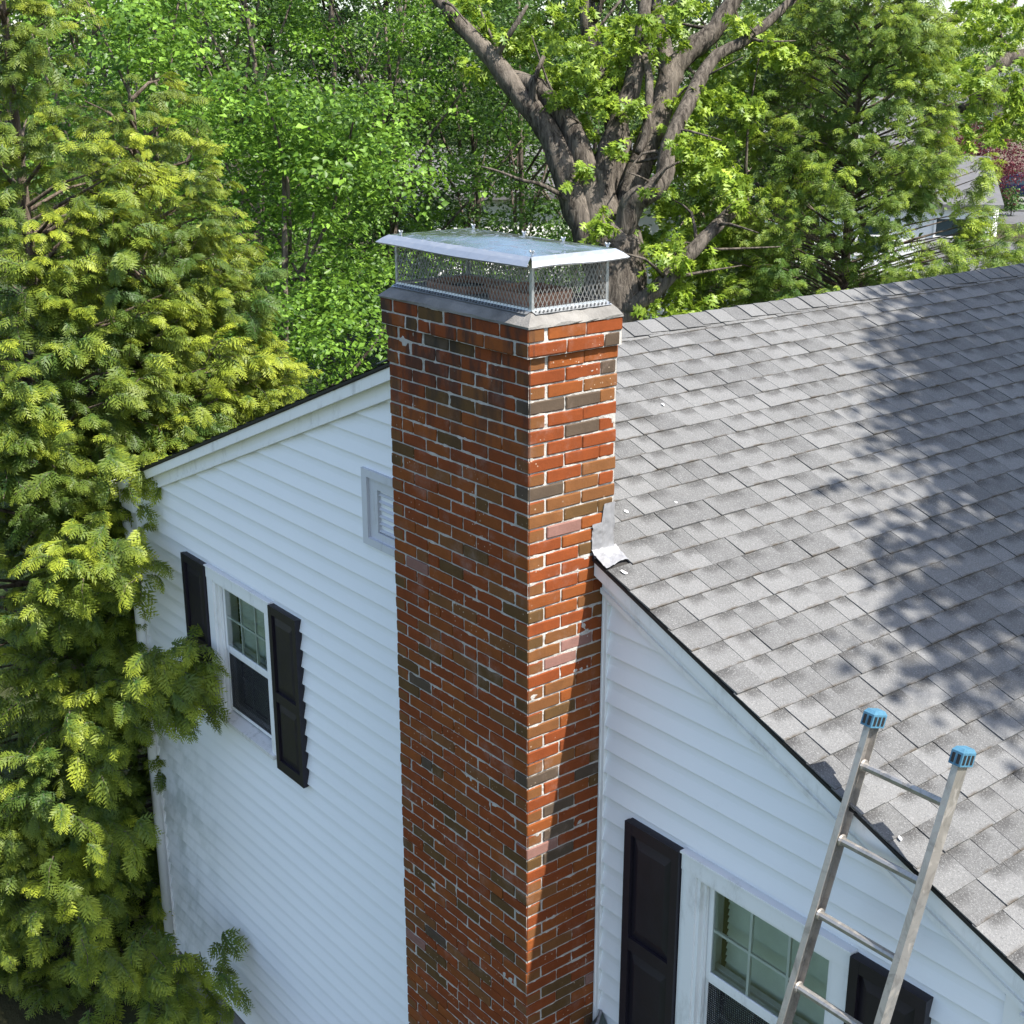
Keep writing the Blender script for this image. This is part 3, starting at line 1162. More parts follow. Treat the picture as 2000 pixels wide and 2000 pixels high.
def value_noise(n1, n2, cell):
    g1, g2 = int(n1 / cell) + 3, int(n2 / cell) + 3
    g_ = ns.uniform(-1, 1, (g1, g2))
    a, b = np.arange(n1) / cell, np.arange(n2) / cell
    i, j = a.astype(int), b.astype(int)
    fa, fb = (a - i)[:, None], (b - j)[None, :]
    fa, fb = fa * fa * (3 - 2 * fa), fb * fb * (3 - 2 * fb)
    return g_[i][:, j] * (1 - fa) * (1 - fb) + g_[i + 1][:, j] * fa * (1 - fb) + g_[i][:, j + 1] * (1 - fa) * fb + g_[i + 1][:, j + 1] * fa * fb


def mortar_face(o, du, dv, nrm, lu, lv, st=0.011):
    nu, nv = int(lu / st), int(lv / st)
    d = 0.0032 * value_noise(nu + 1, nv + 1, 5) + 0.0028 * value_noise(nu + 1, nv + 1, 1.6) + 0.0022 * value_noise(nu + 1, nv + 1, 14) - 0.0062
    d[0, :] = d[-1, :] = -0.006
    V = [tuple(np.array(o) + np.array(du) * lu * i / nu + np.array(dv) * lv * j / nv + np.array(nrm) * d[i, j]) for j in range(nv + 1) for i in range(nu + 1)]
    F = [(j * (nu + 1) + i, j * (nu + 1) + i + 1, (j + 1) * (nu + 1) + i + 1, (j + 1) * (nu + 1) + i) for j in range(nv) for i in range(nu)]
    return V, F


mo = MB()
ztop, zbot = 0.064, -3.7
mo.add(*mortar_face((CX0, -CD, zbot), (1, 0, 0), (0, 0, 1), (0, -1, 0), CW, ztop - zbot))
mo.add(*mortar_face((CX1, -CD, zbot), (0, 1, 0), (0, 0, 1), (1, 0, 0), CD + 0.030, ztop - zbot))
mo.box((CX0 + 0.006, -CD + 0.008, GZ), (CX1 - 0.008, 0.024, ztop))
mo.add(*mortar_face((CX0 - 0.02, -CD - 0.026, 0.064), (1, 0, 0), (0, 0, 1), (0, -1, 0), CW + 0.046, 0.127))
mo.add(*mortar_face((CX1 + 0.026, -CD - 0.026, 0.064), (0, 1, 0), (0, 0, 1), (1, 0, 0), CD + 0.058, 0.127))
mo.box((CX0 - 0.012, -CD - 0.018, 0.066), (CX1 + 0.018, 0.026, 0.189))
mo.build('mortar', M['mortar'], chim)

# concrete wash on top
SX0, SX1, SY0, SY1 = -1.05, -0.040, -0.430, 0.0    # foot of the cap screen
cr = MB()
nseg = 40
outer, inner = [], []
rgc = np.random.default_rng(8)
per = [((CX0 - 0.024, -CD - 0.030), (CX1 + 0.030, -CD - 0.030)), ((CX1 + 0.030, -CD - 0.030), (CX1 + 0.030, 0.034)), ((CX1 + 0.030, 0.034), (CX0 - 0.024, 0.034)), ((CX0 - 0.024, 0.034), (CX0 - 0.024, -CD - 0.030))]
pin = [((SX0 - 0.006, SY0 - 0.012), (SX1 + 0.012, SY0 - 0.012)), ((SX1 + 0.012, SY0 - 0.012), (SX1 + 0.012, SY1 + 0.008)), ((SX1 + 0.012, SY1 + 0.008), (SX0 - 0.006, SY1 + 0.008)), ((SX0 - 0.006, SY1 + 0.008), (SX0 - 0.006, SY0 - 0.012))]
rows_ = [[], [], [], []]
for (a, b), (c_, d_) in zip(per, pin):
    for i in range(12):
        t = i / 12
        ox, oy = a[0] + (b[0] - a[0]) * t, a[1] + (b[1] - a[1]) * t
        ix, iy = c_[0] + (d_[0] - c_[0]) * t, c_[1] + (d_[1] - c_[1]) * t
        j1, j2 = rgc.normal(0, 0.003), rgc.normal(0, 0.003)
        rows_[0].append((ox * 0.99, oy, 0.189))
        rows_[1].append((ox + j1, oy + j1, 0.199 + j2))
        rows_[2].append((ox * 0.5 + ix * 0.5, oy * 0.5 + iy * 0.5, 0.226 + j1))
        rows_[3].append((ix, iy, 0.242 + j2 * 0.3))
V = sum(rows_, [])
n = 48
F = [(q * n + i, q * n + (i + 1) % n, (q + 1) * n + (i + 1) % n, (q + 1) * n + i) for q in range(3) for i in range(n)]
F.append(tuple(3 * n + i for i in range(n)))
cr.add(V, F).build('concrete_crown', M['concrete'], chim)
for (cx, cy, s, zt, r0) in ((-0.30, -0.225, 0.145, 0.298, 0), (-0.76, -0.225, 0.150, 0.275, 0)):
    fl = MB()
    n = 24
    prof = []
    for i in range(n):
        a = 2 * math.pi * i / n
        ca, sa = math.cos(a), math.sin(a)
        q = (abs(ca) ** 5 + abs(sa) ** 5) ** (-0.2)
        prof.append((ca * q, sa * q))
    P_ = []
    for (z, f) in ((0.235, 1), (zt, 1), (zt, 0.86), (0.235, 0.86)):
        P_ += [(cx + u * s * f * 1.15, cy + w * s * f * 0.95, z) for u, w in prof]
    F = [(q * n + i, q * n + (i + 1) % n, (q + 1) * n + (i + 1) % n, (q + 1) * n + i) for q in range(3) for i in range(n)]
    fl.add(P_, F)
    fl.add([(cx + u * s * 0.9, cy + w * s * 0.8, 0.246) for u, w in prof], [tuple(range(n))], 1)
    fl.build('flue_liner', [M['clay'], M['black']], chim)

# ================================================================== chimney cap
cap = thing('chimney_cap', (SX0 / 2, -0.23, 0.242), 'galvanised metal cap with mesh sides bolted on top of the brick chimney', 'chimney cap')
ZB, ZH = 0.246, 0.462
hx0, hx1, hy0, hy1 = SX0 - 0.02, SX1 + 0.02, SY0 - 0.02, SY1 + 0.02
ZP = ZH + 0.016
hood = MB()
cx, cy = (hx0 + hx1) / 2, (hy0 + hy1) / 2
NX, NY = 24, 12
V = []
for j in range(NY + 1):
    for i in range(NX + 1):
        u, w = i / NX, j / NY
        x, y = hx0 + (hx1 - hx0) * u, hy0 + (hy1 - hy0) * w
        pk = 1 - max(abs(2 * u - 1), abs(2 * w - 1))
        V.append((x, y, ZP + 0.022 * pk + 0.0015 * math.sin(9 * u + 5 * w) * (pk > 0)))
F = [(j * (NX + 1) + i, j * (NX + 1) + i + 1, (j + 1) * (NX + 1) + i + 1, (j + 1) * (NX + 1) + i) for j in range(NY) for i in range(NX)]
hood.add(V, F)
hood.build('hood', M['galv'], cap, smooth=True)
fo, fd = 0.052, 0.036


def flap(a, b, outv, name='hood_flap'):
    a, b, o = Vector(a), Vector(b), Vector(outv)
    t = (b - a).normalized()
    e = 0.018
    mb = MB()
    nseg = 10
    V, F = [], []
    for i in range(nseg + 1):
        s = i / nseg
        wob = 0.003 * math.sin(7 * s + a.x * 5)
        p = a + (b - a) * s
        ext = (s - 0.5) * 2 * fo * 0.72
        V += [p, p + o * fo * 0.55 + t * ext * 0.5 + Vector((0, 0, -fd * 0.42)), p + o * fo + t * ext + Vector((0, 0, -fd + wob)), p + o * (fo - 0.012) + t * ext * .95 + Vector((0, 0, -fd - 0.008 + wob))]
    for i in range(nseg):
        for q in range(3):
            F.append((i * 4 + q, (i + 1) * 4 + q, (i + 1) * 4 + q + 1, i * 4 + q + 1))
    mb.add(V, F).build(name, M['galv_edge'], cap)


flap((hx0, hy0, ZP), (hx1, hy0, ZP), (0, -1, 0))
flap((hx1, hy0, ZP), (hx1, hy1, ZP), (1, 0, 0))
flap((hx1, hy1, ZP), (hx0, hy1, ZP), (0, 1, 0))
flap((hx0, hy1, ZP), (hx0, hy0, ZP), (-1, 0, 0))


def screen_panel(a, b):
    """expanded metal between two posts: two sets of slanting strands"""
    a, b = Vector(a), Vector(b)
    L = (b - a).length
    t = (b - a) / L
    H = ZH - ZB - 0.012
    cw, ch = 0.0235, 0.044
    k_ = ch / cw
    mb = MB()
    nrm = t.cross(Vector((0, 0, 1)))
    for s in (1, -1):
        i = -int(H / k_ / cw) - 2
        while i * cw < L + H / k_ + cw:
            # line z = k*(x - i*cw)*s
            x0_, z0_ = i * cw, 0.0
            x1_, z1_ = x0_ + s * H / k_, H
            # clip to 0..L
            pts = []
            lo, hi = (x0_, x1_) if x0_ < x1_ else (x1_, x0_)
            if hi > 0 and lo < L:
                def zat(x):
                    return (x - x0_) / (x1_ - x0_) * H
                p, q = max(lo, 0), min(hi, L)
                A = a + t * p + Vector((0, 0, zat(p)))
                B = a + t * q + Vector((0, 0, zat(q)))
                if (A - B).length > 0.004:
                    mb.bar(A + nrm * 0.0008 * s, B + nrm * 0.0008 * s, 0.0022, 0.0022)
            i += 1
    mb.build('screen', M['wire'], cap)


cs = [(SX0, SY0, ZB + 0.006), (SX1, SY0, ZB + 0.006), (SX1, SY1, ZB + 0.006), (SX0, SY1, ZB + 0.006)]
for i in range(4):
    screen_panel(cs[i], cs[(i + 1) % 4])
    x, y, z = cs[i]
    sx, sy = (1 if x < -0.5 else -1), (1 if y < -0.2 else -1)
    pm = MB()
    pm.box((min(x, x + sx * 0.012) - 0.002, min(y, y + sy * 0.002) - 0.001, ZB), (max(x, x + sx * 0.012) + 0.002, max(y, y + sy * 0.002) + 0.001, ZH + 0.01))
    pm.box((min(x, x + sx * 0.002) - 0.003, min(y + sy * 0.003, y + sy * 0.013), ZB), (max(x, x + sx * 0.002) + 0.001, max(y + sy * 0.003, y + sy * 0.013), ZH + 0.01))
    pm.build('post', M['galv_edge'], cap)
# foot flange; black blocks stand for the shaded holes
fb = MB()
for (a, b, o) in ((cs[0], cs[1], (0, -1)), (cs[1], cs[2], (1, 0)), (cs[2], cs[3], (0, 1)), (cs[3], cs[0], (-1, 0))):
    A, B = Vector(a), Vector(b)
    t = (B - A).normalized()
    ov = Vector((o[0], o[1], 0))
    V = [A + Vector((0, 0, 0.008)), B + Vector((0, 0, 0.008)), B + ov * 0.002 - Vector((0, 0, 0.002)), A + ov * 0.002 - Vector((0, 0, 0.002)), B + ov * 0.030 + t * 0.0 - Vector((0, 0, 0.012)), A + ov * 0.030 - Vector((0, 0, 0.012))]
    fb.add(V, [(0, 1, 2, 3), (3, 2, 4, 5)])
    L = (B - A).length
    n_ = int(L / 0.022)
    for i in range(n_):
        for dd, dz in ((0.014, 0.0), (0.025, 0.011)):
            c_ = A + t * (0.012 + i * 0.022 + dz) + ov * dd + Vector((0, 0, -0.0065 + (0.018 - dd) * 0.3 + 0.004))
            fb.box((c_.x - 0.0032, c_.y - 0.0032, c_.z - 0.002), (c_.x + 0.0032, c_.y + 0.0032, c_.z + 0.0004), 1)
fb.build('base_flange', [M['galv_edge'], M['black']], cap)
for (x, y) in ((hx0 + 0.07, hy0 + 0.02), (-0.33, hy1 - 0.03), (hx1 - 0.02, hy0 + 0.02), (hx1 - 0.03, hy1 - 0.02), (hx0 + 0.06, hy1 - 0.02), (-0.62, hy1 - 0.02)):
    w_ = MB()
    w_.tube([(x, y, ZP), (x, y, ZP + 0.022)], [0.003, 0.003], 6)
    w_.tube([(x, y, ZP + 0.004), (x, y, ZP + 0.012)], [0.007, 0.005], 6)
    w_.bar((x - 0.014, y, ZP + 0.022), (x - 0.004, y, ZP + 0.010), 0.004, 0.006)
    w_.bar((x + 0.014, y, ZP + 0.022), (x + 0.004, y, ZP + 0.010), 0.004, 0.006)
    w_.build('wing_nut', M['galv_edge'], cap)

# ================================================================== ladder
LU = Vector((0, 0.339, 1)).normalized()
LB = Vector((1.531, -0.066, -1.323))
LNORM = LU.cross(Vector((1, 0, 0))).normalized()
sfoot = (GZ + 0.02 - LB.z) / LU.z
lad = thing('extension_ladder', LB + LU * sfoot, 'aluminium ladder with blue end caps leaning on the roof edge', 'ladder')
RW, RD = 0.026, 0.066
STOP = 0.17
for s, x in ((-1, LB.x - 0.004), (1, LB.x + 0.352 + 0.004)):
    r0 = MB()
    xo, xi = (x - RW, x) if s < 0 else (x + RW, x)
    # channel section: web outside, two flanges turned in
    a, b = Vector((0, LB.y, LB.z)) + LU * (sfoot), Vector((0, LB.y, LB.z)) + LU * STOP
    web = xo + (0.003 if s < 0 else -0.003)
    for (xa, xb, d0, d1) in ((xo, web, -RD / 2, RD / 2), (web, xi, -RD / 2, -RD / 2 + 0.004), (web, xi, RD / 2 - 0.004, RD / 2)):
        V = []
        for e in (a, b):
            for (xx, dd) in ((xa, d0), (xb, d0), (xb, d1), (xa, d1)):
                V.append(Vector((xx, e.y, e.z)) + LNORM * dd)
        r0.add(V, [(0, 1, 2, 3), (7, 6, 5, 4), (0, 4, 5, 1), (1, 5, 6, 2), (2, 6, 7, 3), (3, 7, 4, 0)])
    r0.build('rail', M['alu'], lad)
    # moulded end cap with raised black patches standing for shaded recesses
    cbm = MB()
    c0 = Vector((0, LB.y, LB.z)) + LU * (STOP - 0.016)
    xm = (xo + xi) / 2

    def cbox(x0_, x1_, d0, d1, u0, u1, mi=0):
        V = []
        for u in (u0, u1):
            for (xx, dd) in ((x0_, d0), (x1_, d0), (x1_, d1), (x0_, d1)):
                V.append(Vector((xx, c0.y, c0.z)) + LNORM * dd + LU * u)
        cbm.add(V, [(0, 1, 2, 3), (7, 6, 5, 4), (0, 4, 5, 1), (1, 5, 6, 2), (2, 6, 7, 3), (3, 7, 4, 0)], mi)
    hx, hd = 0.024, 0.045
    cbox(xm - hx, xm + hx, -hd, hd, 0.0, 0.052)
    # chamfered crown
    V = []
    for (f, u) in ((1.0, 0.052), (0.72, 0.066)):
        for (xx, dd) in ((-hx, -hd), (hx, -hd), (hx, hd), (-hx, hd)):
            V.append(Vector((xm + xx * f, c0.y, c0.z)) + LNORM * dd * f + LU * u)
    cbm.add(V, [(4, 5, 6, 7), (0, 1, 5, 4), (1, 2, 6, 5), (2, 3, 7, 6), (3, 0, 4, 7)])
    for sd in (-1, 1):
        for q in (-1, 0, 1):
            d0 = q * 0.027
            cbox(xm + sd * (hx - 0.001), xm + sd * (hx + 0.0012), d0 - 0.008, d0 + 0.008, 0.008, 0.044, 1)
        for q in (-1, 1):
            V = []
            cbox(xm + q * 0.011 - 0.006, xm + q * 0.011 + 0.006, sd * (hd - 0.001), sd * (hd + 0.0012), 0.008, 0.044, 1)
    cbm.build('end_cap', [M['blue'], M['black']], lad)
i = 0
while True:
    c_ = LB - LU * (0.305 * i)
    if c_.z < GZ + 0.2:
        break
    rr = MB()
    n = 10
    V = []
    for xx in (LB.x - 0.012, LB.x + 0.352 + 0.012):
        for q in range(n):
            a = 2 * math.pi * q / n
            dv = LNORM * (0.0175 * math.cos(a)) + LU * (0.0175 * max(-1, min(0.72, math.sin(a))))
            V.append(Vector((xx, c_.y, c_.z)) + dv)
    rr.add(V, [tuple(range(n))[::-1], tuple(range(n, 2 * n))] + [(q, (q + 1) % n, (q + 1) % n + n, q + n) for q in range(n)])
    for xx, s in ((LB.x - 0.004, 1), (LB.x + 0.356, -1)):
        rr.tube([(xx, c_.y, c_.z), (xx + s * 0.008, c_.y, c_.z)], [0.025, 0.022], 12)
    rr.build('rung', M['alu'], lad)
    i += 1

# ================================================================== hooded fitting in the corner by the chimney
M['verdigris'] = mat_simple('verdigris', (0.10, 0.125, 0.115), 0.6, 0.2, var=0.5, nscale=9)
fix = thing('wall_lamp', (0.12, -0.12, -3.75), 'weathered hooded lamp in the corner between chimney and siding', 'lamp')
hb = MB()
ap = (0.055, -0.02, -3.385)
base = [(0.006, -0.013, -3.52), (0.20, -0.013, -3.58), (0.26, -0.20, -3.62), (0.13, -0.30, -3.62), (0.006, -0.24, -3.60)]
ap2 = (0.10, -0.09, -3.40)
hb.add([ap, ap2] + base, [(0, 1, 6, 2), (1, 5, 6), (1, 4, 5), (0, 3, 4, 1), (2, 3, 0), (2, 6, 5, 4, 3)])
hb.build('hood', M['verdigris'], fix)
MB().tube([(0.10, -0.09, -3.396), (0.258, -0.20, -3.612)], [0.006, 0.006], 6).tube([(0.10, -0.09, -3.396), (0.008, -0.24, -3.592)], [0.006, 0.006], 6).tube([(0.06, -0.03, -3.38), (0.10, -0.09, -3.396)], [0.008, 0.008], 6).build('hood_rib', M['flash'], fix)
MB().tube([(0.12, -0.13, -3.61), (0.12, -0.13, -3.72)], [0.05, 0.04], 12).build('lamp_socket', M['black'], fix)
MB().tube([(0.235, -0.03, -3.50), (0.235, -0.09, -3.535)], [0.03, 0.038], 12).build('sensor', M['shutter'], fix, smooth=True)

# ================================================================== bits lying on the shingles
for i, (px, py, s, lab) in enumerate(((1219, 1120, 0.022, 'white paint flake on the shingles just below the flashing'), (1223, 1001, 0.017, 'white flake on the shingles above the flashing beside the chimney'), (1320, 983, 0.012, 'small pale flake on the sunny shingles right of the flashing'), (1295, 792, 0.015, 'small pale flake high on the shingles right of the chimney top'), (1758, 1640, 0.016, 'pale flake near the roof edge between the ladder rails'))):
    v_ = FWD + RGT * (px - 1000) / FPX + UPV * (1000 - py) / FPX
    nn = np.array([PM, 0, 1.0])
    t = ((ZR + PM * XA) - nn @ CAM) / (nn @ v_)
    c_ = CAM + v_ * t
    a = random.uniform(0, 6)
    V = []
    for q in range(7):
        b = q / 7 * 2 * math.pi
        rr = s * 0.75 * random.uniform(0.75, 1.1)
        u = math.cos(b) * rr * 0.6
        w = math.sin(b) * rr
        du, dv = u * math.cos(a) - w * math.sin(a), u * math.sin(a) + w * math.cos(a)
        x, y = c_[0] + du, c_[1] + dv
        V.append((x, y, zroof(x) + 0.004 + random.uniform(0, 0.002)))
    V2 = [(x, y, z + 0.002) for (x, y, z) in V]
    fk = MB().add(V + V2, [tuple(range(7))[::-1], tuple(range(7, 14))] + [(q, (q + 1) % 7, (q + 1) % 7 + 7, q + 7) for q in range(7)]).build('paint_flake', M['trim'])
    tag(fk, lab, 'flake', 'pale flakes lying on the shingles')
# ================================================================== vegetation
def np_mesh(name, V, T, mats, attrs=None, smooth=False, mi=None):
    me = bpy.data.meshes.new(name)
    V = np.ascontiguousarray(V, dtype=np.float32)
    T = np.ascontiguousarray(T, dtype=np.int32)
    me.vertices.add(len(V))
    me.vertices.foreach_set('co', V.ravel())
    me.loops.add(T.size)
    me.loops.foreach_set('vertex_index', T.ravel())
    me.polygons.add(len(T))
    me.polygons.foreach_set('loop_start', np.arange(0, T.size, 3, dtype=np.int32))
    me.polygons.foreach_set('loop_total', np.full(len(T), 3, dtype=np.int32))
    for m_ in (mats if isinstance(mats, (list, tuple)) else [mats]):
        me.materials.append(m_)
    if mi is not None:
        me.polygons.foreach_set('material_index', np.asarray(mi, dtype=np.int32))
    me.update(calc_edges=True)
    for k_, v_ in (attrs or {}).items():
        set_attr(me, k_, v_)
    return me


def frames(d, roll, up=np.array([0, 0, 1.0])):
    """rotation matrices whose x axis is d, rolled about it"""
    d = d / np.linalg.norm(d, axis=1, keepdims=True)
    s = np.cross(np.broadcast_to(up, d.shape), d)
    s /= np.maximum(np.linalg.norm(s, axis=1, keepdims=True), 1e-4)
    n = np.cross(d, s)
    c, q = np.cos(roll)[:, None], np.sin(roll)[:, None]
    y = s * c + n * q
    z = -s * q + n * c
    return np.stack([d, y, z], 2)       # columns


def scatter(templ, pos, rot, scale, rg, rnd=None, tipadd=None):
    """templ: list of (V, T, tip, mi); returns joined arrays"""
    Vs, Ts, tips, rnds, mis = [], [], [], [], []
    base = 0
    which = rg.integers(0, len(templ), len(pos))
    if rnd is None:
        rnd = rg.random(len(pos))
    for w in range(len(templ)):
        ix = np.where(which == w)[0]
        if not len(ix):
            continue
        tv, tt, tp, tm = templ[w]
        V = np.einsum('nij,vj->nvi', rot[ix], tv) * scale[ix][:, None, None] + pos[ix][:, None, :]
        nv = len(tv)
        T = tt[None] + (np.arange(len(ix)) * nv)[:, None, None] + base
        Vs.append(V.reshape(-1, 3))
        Ts.append(T.reshape(-1, 3))
        tq = np.broadcast_to(tp, (len(ix), nv)).copy()
        if tipadd is not None:
            tq = np.clip(tq * tipadd[ix][:, None], 0, 1)
        tips.append(tq.ravel())
        rnds.append(np.repeat(rnd[ix], nv))
        mis.append(np.tile(tm, len(ix)))
        base += nv * len(ix)
    return np.concatenate(Vs), np.concatenate(Ts), np.concatenate(tips), np.concatenate(rnds), np.concatenate(mis)


# ---- arborvitae sprays
def frond(rg, L, nb, lobes):
    """flat feathery spray along +x in the xy plane"""
    V, T, tip = [], [], []

    def tri(a, b, c, ta, tb, tc):
        n_ = len(V)
        V.extend([a, b, c])
        tip.extend([ta, tb, tc])
        T.append((n_, n_ + 1, n_ + 2))

    def z(x, y):
        return -0.22 * x * x / L - 0.25 * abs(y) * abs(y) / L

    w = 0.018 * L / 0.2
    for i in range(2):
        a, b = L * i / 2, L * (i + 1) / 2
        wa = w * (1 - i / 2.5) * 0.5
        tri((a, -wa, z(a, 0)), (b, 0, z(b, 0)), (a, wa, z(a, 0)), i / 2, (i + 1) / 2, i / 2)
    for s in (-1, 1):
        for i in range(nb):
            t = (i + 0.5 + 0.25 * s) / nb
            x0 = L * t * 0.93
            l = L * 0.52 * (1 - t * 0.72) * (0.55 + 0.9 * min(1, t * 3)) * rg.uniform(0.8, 1.15) * 0.8
            an = s * rg.uniform(0.62, 0.85)
            ca, sa = math.cos(an), math.sin(an)
            bw = l * 0.125 + 0.002
            ex, ey = x0 + l * ca, l * sa
            px_, py_ = -sa * bw, ca * bw
            mx, my = x0 + l * 0.45 * ca, l * 0.45 * sa
            tb = 0.25 + 0.45 * t
            qx, qy = x0 + l * 0.15 * ca, l * 0.15 * sa
            tri((qx + px_, qy + py_, z(qx, qy)), (ex, ey, z(ex, ey)), (qx - px_, qy - py_, z(qx, qy)), tb, 1.0, tb)
            for q in range(lobes):
                f = (q + 0.9) / (lobes + 0.7)
                for sd in (-1, 1):
                    ll = l * 0.30 * (1.15 - f) * rg.uniform(0.8, 1.2) + 0.004
                    a2 = an + sd * 0.75
                    qx, qy = x0 + l * f * ca, l * f * sa
                    rx, ry = qx + ll * math.cos(a2), qy + ll * math.sin(a2)
                    ux, uy = qx + l * 0.10 * ca, qy + l * 0.10 * sa
                    tri((qx - bw * ca * .5, qy - bw * sa * .5, z(qx, qy)), (ux, uy, z(ux, uy)), (rx, ry, z(rx, ry)), tb, tb, min(1, tb + 0.45))
    return np.array(V), np.array(T), np.array(tip)


def plume(rg, nf, L, FR):
    """arching stem carrying drooping sprays, grows along +x"""
    V, T, tip, mi = [], [], [], []
    base = 0
    ns_ = 10
    ang = rg.uniform(0.25, 0.5)
    end = rg.uniform(-1.35, -0.8)
    P = [np.zeros(3)]
    side = rg.uniform(-0.25, 0.25)
    tang = []
    for i in range(ns_):
        a = ang + (end - ang) * (i / ns_) ** 0.9
        d = np.array([math.cos(a), side * (i / ns_), math.sin(a)])
        d /= np.linalg.norm(d)
        tang.append(d)
        P.append(P[-1] + d * L / ns_)
    P = np.array(P)
    tang = np.array(tang + [tang[-1]])
    for i in range(nf + 1):
        s = 0.12 + 0.88 * i / nf
        k_ = min(int(s * ns_), ns_)
        fr = s * ns_ - k_
        p = P[k_] + (P[min(k_ + 1, ns_)] - P[k_]) * fr
        t = tang[k_]
        sd = np.cross([0, 0, 1.0], t)
        sd /= np.linalg.norm(sd)
        sg = 1 if i % 2 else -1
        if i == nf:
            d = t + np.array([0, 0, -0.25])
        else:
            d = t * 0.6 + sd * sg * rg.uniform(0.3, 0.7) + np.array([0, 0, -1]) * rg.uniform(0.3, 1.0)
        sc = (0.75 + 0.5 * math.sin(math.pi * min(1, s * 0.9 + 0.1))) * rg.uniform(0.85, 1.15)
        fv, ft, ftp = FR[rg.integers(0, len(FR))]
        rot = frames(d[None], np.array([sg * rg.uniform(-0.2, 1.3)]))[0]
        V.append(fv * sc @ rot.T + p)
        T.append(ft + base)
        tip.append(np.clip(ftp * (0.35 + 0.75 * s), 0, 1))
        mi.append(np.zeros(len(ft), int))
        base += len(fv)
    # stem
    for i in range(0, ns_, 5):
        a, b = P[i], P[i + 5]
        r_ = 0.004 * (1 - i / ns_ * 0.7)
        q = np.array([a + [0, r_, 0], b + [0, r_ * .8, 0], b - [0, r_ * .8, 0], a - [0, r_, 0], a + [0, 0, r_], b + [0, 0, r_ * .8], b - [0, 0, r_ * .8], a - [0, 0, r_]])
        V.append(q)
        T.append(np.array([(0, 1, 2), (0, 2, 3), (4, 5, 6), (4, 6, 7)]) + base)
        tip.append(np.zeros(8))
        mi.append(np.ones(4, int))
        base += 8
    return np.concatenate(V), np.concatenate(T), np.concatenate(tip), np.concatenate(mi)


M['arb_gold'] = mat_leaf('arb_gold', (0.42, 0.47, 0.04), (0.028, 0.075, 0.017), 0.28, 0.5, 0.25)  # second tone is old growth, darkened to deepen shade in the crown
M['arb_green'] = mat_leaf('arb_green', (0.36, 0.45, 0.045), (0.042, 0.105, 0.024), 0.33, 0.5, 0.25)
M['bark_thin'] = mat_bark('bark_thin', (0.06, 0.045, 0.035), (0.20, 0.16, 0.125), 1.4)
M['bark'] = mat_bark('bark', (0.035, 0.028, 0.024), (0.20, 0.165, 0.135), 1.0)
M['bark_grey'] = mat_bark('bark_grey', (0.03, 0.025, 0.021), (0.16, 0.138, 0.115), 1.2)

rp = np.random.default_rng(21)
FR_HI = [frond(rp, 0.105, 4, 0) for _ in range(8)]
FR_LO = [frond(rp, 0.12, 3, 0) for _ in range(6)]
PL_HI = [plume(rp, 13, rp.uniform(0.22, 0.34), FR_HI) for _ in range(10)]
PL_LO = [plume(rp, 11, rp.uniform(0.24, 0.36), FR_LO) for _ in range(8)]


